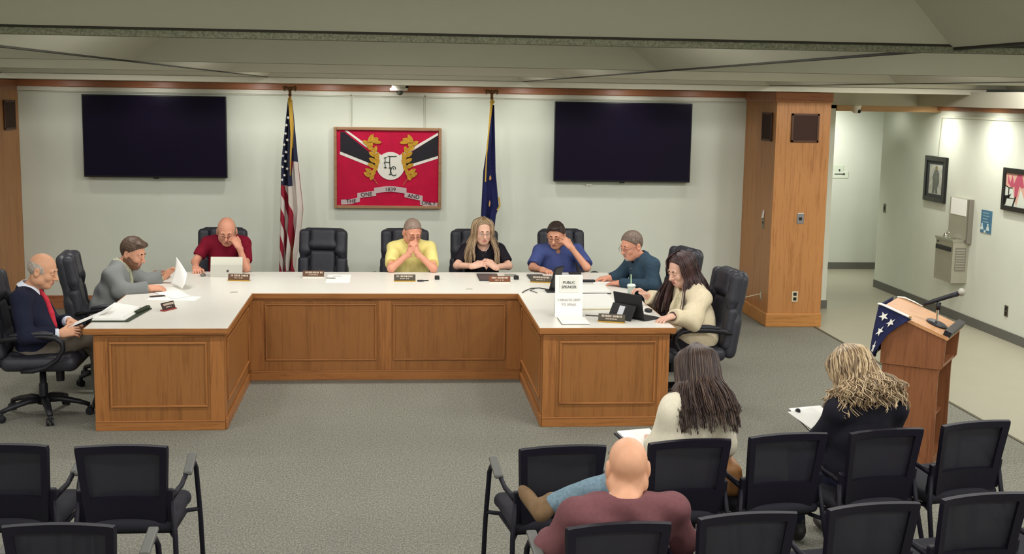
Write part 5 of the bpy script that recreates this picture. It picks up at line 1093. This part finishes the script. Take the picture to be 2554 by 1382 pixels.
# --- audience: woman in white sweater
A8 = math.radians(8)
p = Person('brown-haired woman in white sweater seen from behind in the front row', dict(P=(1.40, 5.94, .50), head=(1.545, 6.04, 1.075), face=(-.10, .92, -.38), shR=(1.668, 5.95, .925), shL=(1.402, 5.91, .925), N=(1.538, 5.94, .965), elR=(1.692, 6.0, .70), elL=(1.345, 5.97, .71), wrR=(1.58, 6.20, .66), wrL=(1.36, 6.20, .665), lf=(-.12, 1, 0)), SK4, .98, girth=.98)
p.body(dict(R=((-.6, .75, .0), (.2, .3, .9)), L=((.2, .95, .1), (0, 0, 1))))
wsw = mat('white_sweater_knit', (226, 218, 196), .9, .2, noise=.04, nscale=60, bump=.3, bscale=240); p.top('sweater', wsw, sleeve='long', e=.014, seed=13, wr=.004, arm=(.060, .054), fore=(.052, .040), neck=.06, hem=-.08); p.legs(dark_tr, black_shoe)
bh = hair_mat('hair_brown_long', (50, 38, 34), (84, 64, 54)); S = SDF(); S.ell(p.L(0, -.016, .036), V3(.085, .102, .096) * p.hs, p.R, k=.01, cut=[(p.L(0, .06, .085), p.R @ nz(V3(0, .80, -.50)))])
sp = [(a * sg, d_ * .5, o_, f_ * .6, r_ * .8, .003) for a, d_, o_, f_, r_ in ((75, .10, .03, 0, .02), (90, .12, .045, -.02, .022), (105, .14, .055, -.05, .023), (118, .16, .05, -.09, .024), (130, .18, .045, -.11, .024), (142, .20, .04, -.12, .024), (154, .21, .04, -.125, .024), (166, .22, .035, -.13, .024), (177, .22, .035, -.13, .022)) for sg in (-1, 1)]
locks(S, p.L, p.R, p.hs, sp); hc = p.J['head']; S.ell(hc + V3(.0, -.112, -.115), (.088, .034, .145), None, k=.03); S.mesh('hair', .0055, bh, p.root)
strands(p.root, p.L, p.R, p.hs, tones('brown_strand', (50, 36, 34), (64, 47, 42), (90, 70, 58)), 1000, (66, 180), (.10, .24), (.025, .05), (-.165, -.09), .003, .35, rad=.0030, seed=23, hg=1.16)
face_parts(p.root, p.L, p.R, p.hs, mat('brow_brown', (110, 84, 66), .7))
# --- audience: curly-haired woman in black
p = Person('curly blonde woman in black top seen from behind reading by the lectern', dict(P=(2.44, 6.14, .50), head=(2.425, 6.22, 1.03), face=(-.42, .72, -.55), shR=(2.645, 6.14, .865), shL=(2.325, 6.08, .87), N=(2.475, 6.11, .905), elR=(2.66, 6.22, .66), elL=(2.27, 6.2, .68), wrR=(2.52, 6.42, .64), wrL=(2.36, 6.42, .66), lf=(-.15, 1, 0)), SK4, 1.0, girth=1.05, belly=1.1)
p.body(dict(R=((-.6, .75, .1), (.2, .3, .9)), L=((.1, .95, .2), (0, -.2, 1))))
blk = mat('black_top_cloth', (30, 29, 38), .9, .2, noise=.1, nscale=40); p.top('black_top', blk, sleeve='long', e=.012, seed=14, wr=.005, arm=(.062, .056), fore=(.052, .042), neck=.06, hem=-.1); p.legs(mat('navy_trousers', (32, 36, 58), .85), black_shoe)
cb = hair_mat('hair_curly_blonde', (104, 86, 64), (196, 172, 134), (45, 45, 14)); S = SDF(); S.ell(p.L(0, -.020, .040), V3(.100, .114, .106) * p.hs, p.R, k=.01, cut=[(p.L(0, .06, .085), p.R @ nz(V3(0, .80, -.50)))])
sp = []
for k in range(26):
    a = rng.uniform(55, 180) * (1 if k % 2 else -1); sp.append((a, rng.uniform(.03, .08), rng.uniform(.02, .06), rng.uniform(-.07, -.03), rng.uniform(.010, .014), rng.uniform(.008, .014)))
locks(S, p.L, p.R, p.hs, sp); hc = p.J['head']; S.ell(hc + V3(.015, -.07, -.05), (.112, .065, .10), None, k=.03); S.mesh('hair', .0055, cb, p.root)
strands(p.root, p.L, p.R, p.hs, tones('curly_strand', (104, 84, 64), (140, 116, 86), (178, 152, 116), (204, 182, 146)), 900, (52, 180), (.05, .165), (.04, .10), (-.11, -.04), .013, .95, rad=.0036, seed=24, hg=1.15)
face_parts(p.root, p.L, p.R, p.hs, mat('brow_brown', (110, 84, 66), .7))
# --- audience: bald man
NECK_R = .066
p = Person('bald man in maroon shirt and jeans seen from behind, ankle crossed over knee', dict(P=(.90, 4.80, .50), head=(.965, 4.85, .955), face=(.02, .98, -.04), shR=(1.14, 4.80, .785), shL=(.745, 4.76, .785), N=(.945, 4.77, .818), elR=(1.205, 4.86, .63), elL=(.645, 4.80, .63), wrR=(1.17, 5.08, .60), wrL=(.68, 5.03, .61), lf=(-.05, 1, 0)), SK1, 1.05, girth=1.18, belly=1.3, fat=1.16)
p.body(dict(R=((-.5, .85, -.1), (.3, .1, .9)), L=((.45, .85, 0), (-.2, .1, 1))))
p.top('maroon_shirt', mat('maroon_cloth', (112, 72, 76), .9, .2, noise=.08, nscale=60), sleeve='long', e=.010, seed=15, wr=.008, vox=.006, arm=(.064, .060), fore=(.058, .046), neck=.068)
p.legs(mat('blue_jeans', (116, 140, 154), .9, .2, noise=.2, nscale=70, bump=.2, bscale=300), mat('tan_suede_boot', (122, 98, 72), .85, .2, noise=.1, nscale=30), knees=dict(R=(1.03, 5.20, .79), L=(.80, 5.24, .53)), ankles=dict(R=(.70, 5.30, .645), L=(.80, 5.22, .10)), toes=dict(R=(-.25, .85, .20), L=(0, 1, 0)), thigh=(.088, .07), name='jeans')
bm = bmesh.new(); tube(bm, [p.N - p.r * .05 + p.f * .05 + p.u * .03, p.N - p.r * .085 - p.f * .0 + p.u * .035, p.N - p.r * .075 - p.f * .03 + p.u * .02], .006, 6); bmobj('collar_label', bm, white_pl, p.root, True)
# ================================================================== THINGS ON THE DESK
TZ = .76
def sheet(name, label, pts, m=paper, th=.0015, cat='paper', group=None, root=True, parent=None):
    """flat sheet lying on the desk; pts in x,y at height z0"""
    bm = bmesh.new(); prism(bm, [(q[0], q[1]) for q in pts], 'z', pts[0][2], pts[0][2] + th); o = bmobj(name, bm, m, parent, parent is not None)
    return tag(o, label, cat, group) if parent is None else o
def nameplate(x, y, ang, label, body, base, wd=.195):
    t = thing('nameplate', label, 'nameplate', (x, y, TZ), math.radians(ang), 'desk nameplates'); rot = RX(math.radians(-22))
    bmobj('plate', box(bmesh.new(), (0, 0, .036), (wd, .008, .056), rot, .002), body, t); bmobj('base', box(bmesh.new(), (0, -.004, .005), (wd, .045, .010), None, .002), base, t)
    bm = bmesh.new(); r_ = np.random.default_rng(int(abs(x) * 1000)); tilt = Vector((0, -.0045, .036))
    for z_, u0, u1, h in ((.010, -.38, .38, .016), (-.012, -.22, .2, .008)):
        u = u0 * wd
        while u < u1 * wd:
            l = r_.uniform(.006, .012); q = rot @ Vector((u + l / 2, -.0048, z_)) + Vector((0, 0, .036)); box(bm, q, (l * .75, .0016, h), rot); u += l + .002 + (.008 if r_.uniform() < .15 else 0)
    bmobj('lettering', bm, mat('plate_lettering', (206, 190, 172), .5), t); return t
wal = mat('plate_walnut', (92, 62, 40), .4, .4, noise=.15, nscale=30); oli = mat('plate_olive', (70, 62, 46), .4, .4)
nameplate(-1.375, 11.19, -8, 'walnut nameplate in front of the open silver laptop', wal, brass); nameplate(-.725, 11.395, -2, 'walnut nameplate in front of the empty chair', wal, white_pl)
nameplate(.112, 11.17, 0, 'dark nameplate in front of the man in yellow', oli, brass); nameplate(.972, 11.09, 0, 'walnut nameplate in front of the woman in black', mat('plate_red_brown', (116, 66, 40), .4), white_pl)
nameplate(1.355, 11.12, -14, 'dark nameplate in front of the man in blue', oli, brass); nameplate(1.66, 9.135, -20, 'dark nameplate at the front of the right wing beside the black tablet', oli, brass, .205)
nameplate(-1.735, 9.68, 62, 'dark red turned nameplate on the left wing beside the binder', mat('plate_dark', (60, 44, 40), .4), mat('plate_red', (150, 60, 56), .4), .15)
# small stand behind the empty seat's plate
bm = bmesh.new(); lathe(bm, [(.0001, 0), (.028, 0), (.022, .03), (.012, .05), (.0001, .05)], 12, (-.685, 11.62, TZ)); tag(bmobj('desk_microphone', bm, black_pl), 'tiny black stand behind the nameplate at the empty chair', 'stand')
t = thing('tent_card', 'white folded paper with a pen line in front of the empty chair', 'paper', (-.48, 11.3, TZ)); bmobj('sheet', bx(-.60, -.385, 11.10, 11.56, TZ, TZ + .004), paper, t, True); bmobj('text_line', bx(-.55, -.47, 11.44, 11.46, TZ + .0035, TZ + .005), ink2, t, True); bmobj('pen', tube(bmesh.new(), [(-.60, 11.31, TZ + .008), (-.52, 11.30, TZ + .008)], .005, 6), mat('pen_grey', (120, 118, 108), .4), t, True)
# silver laptop
t = thing('laptop', 'silver convertible laptop seen from behind in front of the man in red', 'laptop', (-1.52, 11.46, TZ)); silv = mat('silver_lid', (204, 202, 188), .4, .4, .2); silv2 = mat('silver_lid2', (188, 186, 174), .4, .4, .2)
R1 = RX(math.radians(-16)) @ RZ(0)
bmobj('lid', box(bmesh.new(), (-1.52, 11.47, .847), (.29, .012, .185), R1, .004), silv, t, True)
bmobj('kickstand', box(bmesh.new(), (-1.518, 11.43, .812), (.288, .006, .115), RX(math.radians(-24)), .003), silv2, t, True)
bmobj('lid_emblem', box(bmesh.new(), (-1.505, 11.4255, .815), (.018, .003, .02), RX(math.radians(-24))), ink, t, True)
bmobj('keyboard', bx(-1.665, -1.375, 11.5, 11.68, TZ, TZ + .008, .002), silv2, t, True); bmobj('screen', box(bmesh.new(), (-1.52, 11.4785, .849), (.27, .002, .165), R1), screen, t, True)
tag(bmobj('computer_mouse', sphere(bmesh.new(), (-1.735, 11.47, TZ + .012), (.025, .05, .014), 12), mat('mouse_grey', (120, 116, 110), .4), smooth=True), 'small grey mouse left of the silver laptop', 'mouse')
# yellow man's things, woman's things
bm = bmesh.new(); box(bm, (.255, 11.17, TZ + .006), (.055, .04, .012), RZ(.2), .004); box(bm, (.30, 11.19, TZ + .005), (.06, .012, .007), RZ(.25), .002); tag(bmobj('key_fob', bm, black_pl), 'black key fob beside the nameplate of the man in yellow', 'keys')
tag(bmobj('speaker_cube', bx(.388, .432, 11.27, 11.32, TZ, TZ + .035, .006), black_pl), 'small black cube between the man in yellow and the woman in black', 'cube')
tag(bmobj('speaker_cube', bx(1.122, 1.168, 11.28, 11.33, TZ, TZ + .036, .006), black_pl), 'small black cube right of the nameplate of the woman in black', 'cube')
t = thing('tablet', 'dark grey tablet lying in front of the woman in black', 'tablet', (.89, 11.42, TZ)); bmobj('case', bx(.795, .99, 11.2, 11.62, TZ, TZ + .010, .004), mat('tablet_grey', (62, 64, 68), .5), t, True); bmobj('screen', bx(.805, .98, 11.215, 11.605, TZ + .009, TZ + .0112), mat('tablet_screen', (58, 60, 66), .35, .4), t, True)
tag(bmobj('paper_pad', bx(1.06, 1.17, 11.46, 11.58, TZ, TZ + .012, .002), mat('pad_grey', (150, 150, 138), .7)), 'small grey pad behind the black cube', 'pad')
tag(bmobj('tablet', bx(1.27, 1.42, 11.30, 11.56, TZ, TZ + .012, .004), mat('tablet_grey', (62, 64, 68), .5)), 'dark tablet behind the nameplate of the man in blue', 'tablet')
for (x, y, a, l) in ((1.745, 11.645, .05, 'black remote control near the back edge by the man in blue'), (1.80, 11.145, -.03, 'black pen case right of the white speaker sign')):
    tag(bmobj('remote_control', box(bmesh.new(), (x, y, TZ + .012), (.12, .045, .022), RZ(a), .008), black_pl), l, 'remote', 'black handsets on the desk')
# dark monitor stand with cable at the inner corner
t = thing('desk_monitor', 'black screen on a stand seen edge on behind the white sign', 'monitor', (1.43, 10.66, TZ)); bmobj('stand', bx(1.335, 1.47, 10.53, 10.68, TZ, TZ + .012, .004), black_pl, t, True); bmobj('screen', box(bmesh.new(), (1.435, 10.66, .87), (.02, .17, .21), RZ(-.55) @ RY(.25), .004), black_pl, t, True)
bm = bmesh.new(); tube(bm, [(1.405, 10.60, .772), (1.36, 10.68, .768), (1.30, 10.76, .766), (1.22, 10.74, .766), (1.15, 10.60, .765), (1.12, 10.51, .764)], .004, 6); tube(bm, [(1.26, 10.75, .766), (1.2, 10.62, .766), (1.25, 10.50, .765)], .003, 6); tag(bmobj('cable', bm, black_pl), 'thin black cable curling at the inner corner of the desk', 'cable')
# standing white sign
t = thing('speaker_sign', 'standing white sign reading public speaker on the right wing', 'sign', (1.36, 9.35, TZ)); SR = RX(math.radians(-6)); zc = .76 + .165
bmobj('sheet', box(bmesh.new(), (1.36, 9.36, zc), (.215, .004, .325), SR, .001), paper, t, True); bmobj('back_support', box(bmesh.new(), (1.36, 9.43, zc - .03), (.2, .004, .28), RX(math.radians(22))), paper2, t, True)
hq = SR @ Vector((0, -.004, .09)); bmobj('header_sheet', box(bmesh.new(), (1.362, 9.36 + hq.y, zc + hq.z), (.15, .003, .125), SR), mat('paper_grey', (232, 232, 222), .8), t, True)
def stext(s, z, size, m_):
    q = SR @ Vector((0, -.0042, z - zc)); M = Matrix.Translation((1.36 - 1.36, 9.36 + q.y - 9.35 - .006, zc + q.z - TZ)) @ SR.to_4x4() @ Matrix.Rotation(PI / 2, 4, 'X'); text('sign_text', s, size, m_, t, M, .0006)
stext('PUBLIC', .76 + .27, .030, ink); stext('SPEAKER', .76 + .235, .030, ink); stext('3 MINUTE LIMIT', .76 + .135, .026, ink2); stext('TO SPEAK', .76 + .10, .026, ink2)
for x, m_ in ((1.325, mat('tab_yellow', (200, 186, 120), .6)), (1.405, mat('tab_teal', (110, 160, 146), .6))): bmobj('tab', box(bmesh.new(), (x, 9.372, .785), (.012, .005, .010)), m_, t, True)
t = thing('notepad', 'white notepad at the front edge of the right wing below the sign', 'notepad', (1.38, 9.18, TZ)); bmobj('backing', bx(1.265, 1.475, 9.035, 9.30, TZ, TZ + .004), mat('pad_backing', (120, 116, 100), .7), t, True); bmobj('pages', bx(1.268, 1.478, 9.04, 9.31, TZ + .004, TZ + .010), paper, t, True)
tag(bmobj('pen', tube(bmesh.new(), [(1.50, 9.40, TZ + .007), (1.60, 9.37, TZ + .007)], .005, 6), mat('pen_dark', (70, 68, 64), .4)), 'dark pen lying behind the nameplate on the right wing', 'pen')
# binders and papers on the right wing
def binder(label, q, m_, n=2, lift=.0):
    t = thing('binder', label, 'binder', (sum(a for a, b in q) / 4, sum(b for a, b in q) / 4, TZ)); cx = sum(a for a, b in q) / 4; cy = sum(b for a, b in q) / 4
    bm = bmesh.new(); prism(bm, q, 'z', TZ, TZ + .008); bmobj('cover', bm, m_, t, True); z = TZ + .008
    for k in range(n):
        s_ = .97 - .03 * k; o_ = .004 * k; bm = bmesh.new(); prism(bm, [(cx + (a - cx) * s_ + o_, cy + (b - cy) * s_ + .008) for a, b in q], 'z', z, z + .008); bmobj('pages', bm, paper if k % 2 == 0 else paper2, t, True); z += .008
    return t, z
binder('open black binder with white pages in front of the man in teal', [(1.55, 10.46), (1.89, 10.46), (1.90, 10.86), (1.56, 10.86)], black_pl, 2)
binder('white binder between the sign and the black tablet', [(1.48, 9.66), (1.84, 9.68), (1.84, 10.36), (1.49, 10.34)], mat('binder_cream', (190, 180, 150), .6), 2)
sheet('paper_sheet', 'white sheet under the hand of the man in teal', [(1.85, 10.9, TZ + .0), (2.03, 10.86), (2.06, 11.1), (1.88, 11.14)] and [(1.83, 10.92, TZ), (2.02, 10.90, TZ), (2.03, 11.18, TZ), (1.84, 11.2, TZ)])
sheet('paper_sheet', 'white sheet poking out behind the black tablet', [(1.93, 10.2, TZ), (2.06, 9.78, TZ), (2.08, 9.95, TZ), (2.00, 10.42, TZ)])
sheet('paper_sheet', 'white sheet beside the black mouse', [(1.93, 9.62, TZ), (2.03, 9.48, TZ), (2.085, 9.62, TZ), (2.0, 9.85, TZ)])
tag(bmobj('computer_mouse', sphere(bmesh.new(), (2.035, 9.575, TZ + .014), (.033, .055, .016), 12), black_pl, smooth=True), 'black mouse right of the black tablet', 'mouse')
# black tablet with keyboard cover
t = thing('tablet_computer', 'black tablet computer on its kickstand facing the woman in cream', 'tablet', (1.88, 9.38, TZ)); ax = Vector((1.905 - 1.765, 9.205 - 9.39, 0)).normalized(); nb = Vector((-ax.y, ax.x, 0)); RR = Matrix((ax, nb, Vector((0, 0, 1)))).transposed()
def TB(u, v, z): return Vector((1.835, 9.30, TZ)) + ax * u + nb * v + Vector((0, 0, z))
cc = TB(.0, -.02, .10); bmobj('body', box(bmesh.new(), cc, (.285, .012, .205), RR @ RX(math.radians(14)), .004), mat('tablet_black', (30, 30, 32), .5), t, True)
bmobj('kickstand', box(bmesh.new(), TB(-.02, -.075, .055), (.24, .004, .13), RR @ RX(math.radians(-28)), .001), MATS['tablet_black'], t, True)
bmobj('sticker', box(bmesh.new(), TB(-.03, -.079, .055), (.055, .003, .10), RR @ RX(math.radians(-28))), mat('sticker_white', (206, 208, 214), .5), t, True)
bmobj('keyboard', box(bmesh.new(), TB(.02, .085, .006), (.285, .2, .008), RR, .003), MATS['tablet_black'], t, True)
bmobj('camera_dot', box(bmesh.new(), TB(-.01, -.008, .188), (.02, .004, .006), RR @ RX(math.radians(14))), chrome, t, True)
# iced drink
t = thing('drink_cup', 'clear plastic cup with a pale green straw between the two right-wing sitters', 'cup', (2.05, 10.38, TZ)); c_ = (2.05, 10.38, TZ)
bmobj('cup', lathe(bmesh.new(), [(.0001, 0), (.028, 0), (.036, .085), (.0345, .085), (.027, .004), (.0001, .004)], 20, c_), mat('cup_plastic', (210, 222, 214), .1, .5, alpha=.45), t, True, True)
bmobj('drink', lathe(bmesh.new(), [(.0001, .005), (.0265, .005), (.033, .07), (.0001, .07)], 20, c_), mat('drink_pale', (186, 190, 160), .3), t, True, True)
bmobj('lid', lathe(bmesh.new(), [(.0001, .085), (.039, .083), (.039, .09), (.03, .102), (.0001, .104)], 20, c_), mat('lid_plastic', (222, 232, 222), .2, .5), t, True, True)
bmobj('straw', tube(bmesh.new(), [(2.05, 10.38, TZ + .02), (2.045, 10.38, TZ + .185)], .005, 8), mat('straw_green', (186, 220, 176), .4), t, True)
# left wing: open binder, nameplate done, loose papers, raised page
t = thing('binder', 'open dark green binder full of white pages at the left front corner of the desk', 'binder', (-2.03, 9.45, TZ))
dg = mat('binder_dark_green', (44, 54, 36), .5, .4)
bm = bmesh.new(); prism(bm, [(-2.20, 9.16), (-1.93, 9.16), (-1.865, 9.72), (-2.165, 9.76)], 'z', TZ, TZ + .010); bmobj('cover', bm, dg, t, True)
for k in range(3):
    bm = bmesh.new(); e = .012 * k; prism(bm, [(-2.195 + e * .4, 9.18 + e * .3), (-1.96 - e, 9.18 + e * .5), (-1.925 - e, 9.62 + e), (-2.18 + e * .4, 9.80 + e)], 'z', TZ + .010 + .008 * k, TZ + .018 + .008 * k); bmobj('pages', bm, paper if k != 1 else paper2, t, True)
bm = bmesh.new(); tube(bm, [(-1.935, 9.46, TZ + .02), (-1.895, 9.66, TZ + .022), (-1.885, 9.71, TZ + .02)], [.014, .018, .012], 8); bmobj('clip', bm, dg, t, True)
t = thing('clipboard', 'black clipboard with a tilted white page held by the man in navy', 'clipboard', (-2.30, 9.36, .70)); Rb = Matrix((Vector((.92, .05, .39)).normalized(), Vector((-.054, .9985, 0)).normalized(), Vector((-.39, -.02, .92)).normalized())).transposed()
bmobj('board', box(bmesh.new(), (-2.305, 9.34, .727), (.20, .22, .005), Rb, .001), black_pl, t, True); bmobj('page', box(bmesh.new(), (-2.245, 9.34, .763), (.34, .20, .002), Rb), paper, t, True)
t = thing('paper_stack', 'loose white pages under the right hand of the man in grey', 'paper', (-1.8, 10.3, TZ))
for k, q in enumerate(([(-1.99, 10.16), (-1.60, 10.10), (-1.575, 10.30), (-1.95, 10.40)], [(-2.06, 10.66), (-1.86, 10.24), (-1.70, 10.36), (-1.88, 10.80)], [(-1.98, 10.48), (-1.78, 10.18), (-1.66, 10.30), (-1.82, 10.62)])):
    bm = bmesh.new(); prism(bm, q, 'z', TZ + .002 * k, TZ + .002 * k + .002); bmobj('page', bm, (paper, paper2, paper)[k], t, True)
bmobj('folder_edge', box(bmesh.new(), (-1.93, 10.30, TZ + .007), (.12, .05, .004), RZ(.5)), mat('folder_dark', (60, 48, 44), .6), t, True)
# raised page: a curved sheet held up by the left hand
V = []; n1, n2 = 10, 12
for j in range(n2 + 1):
    tj = j / n2
    for i in range(n1 + 1):
        ti = i / n1; bl = lambda a, b, c, d: (a * (1 - ti) + b * ti) * (1 - tj) + (c * (1 - ti) + d * ti) * tj; x = bl(-1.925, -1.79, -1.885, -1.765) + .012 * math.sin(tj * PI); y = bl(10.88, 10.66, 10.96, 10.78) - .04 * math.sin(tj * PI) * ti; z = bl(.775, .768, 1.005, .885) + .008 * math.sin(ti * PI)
        V.append((x, y, z))
F = [(j * (n1 + 1) + i, j * (n1 + 1) + i + 1, (j + 1) * (n1 + 1) + i + 1, (j + 1) * (n1 + 1) + i) for j in range(n2) for i in range(n1)]
o = raw('raised_page', V, F, paper); o.modifiers.new('t', 'SOLIDIFY').thickness = .0012; tag(o, 'white page lifted upright in the left hand of the man in grey', 'paper')
tag(bmobj('paper_box', bx(-2.16, -2.02, 11.25, 11.42, TZ, TZ + .06, .003), mat('box_brown', (150, 104, 88), .7)), 'small brown box on the back left corner of the desk', 'box')
# audience papers
t = thing('notebook', 'open notebook with black cover on the lap of the woman in white', 'notebook', (1.31, 6.3, .66)); bmobj('cover', box(bmesh.new(), (1.325, 6.285, .648), (.21, .27, .012), RZ(.25) @ RX(.12), .003), black_pl, t, True); bmobj('pages', box(bmesh.new(), (1.33, 6.285, .660), (.19, .25, .012), RZ(.25) @ RX(.12), .002), paper, t, True)
t = thing('paper_stack', 'white pages on a clipboard held by the curly-haired woman', 'paper', (2.34, 6.45, .70)); Rq = RZ(.3) @ RX(.35)
bmobj('board', box(bmesh.new(), (2.36, 6.46, .690), (.22, .29, .006), Rq, .001), black_pl, t, True); bmobj('page', box(bmesh.new(), (2.35, 6.47, .703), (.21, .27, .003), Rq), paper, t, True); bmobj('page', box(bmesh.new(), (2.33, 6.44, .709), (.20, .25, .002), RZ(.5) @ RX(.3)), paper2, t, True)
bm = bmesh.new(); sphere(bm, (2.25, 6.52, .745), .016, 8); bmobj('clip', bm, black_pl, t, True)
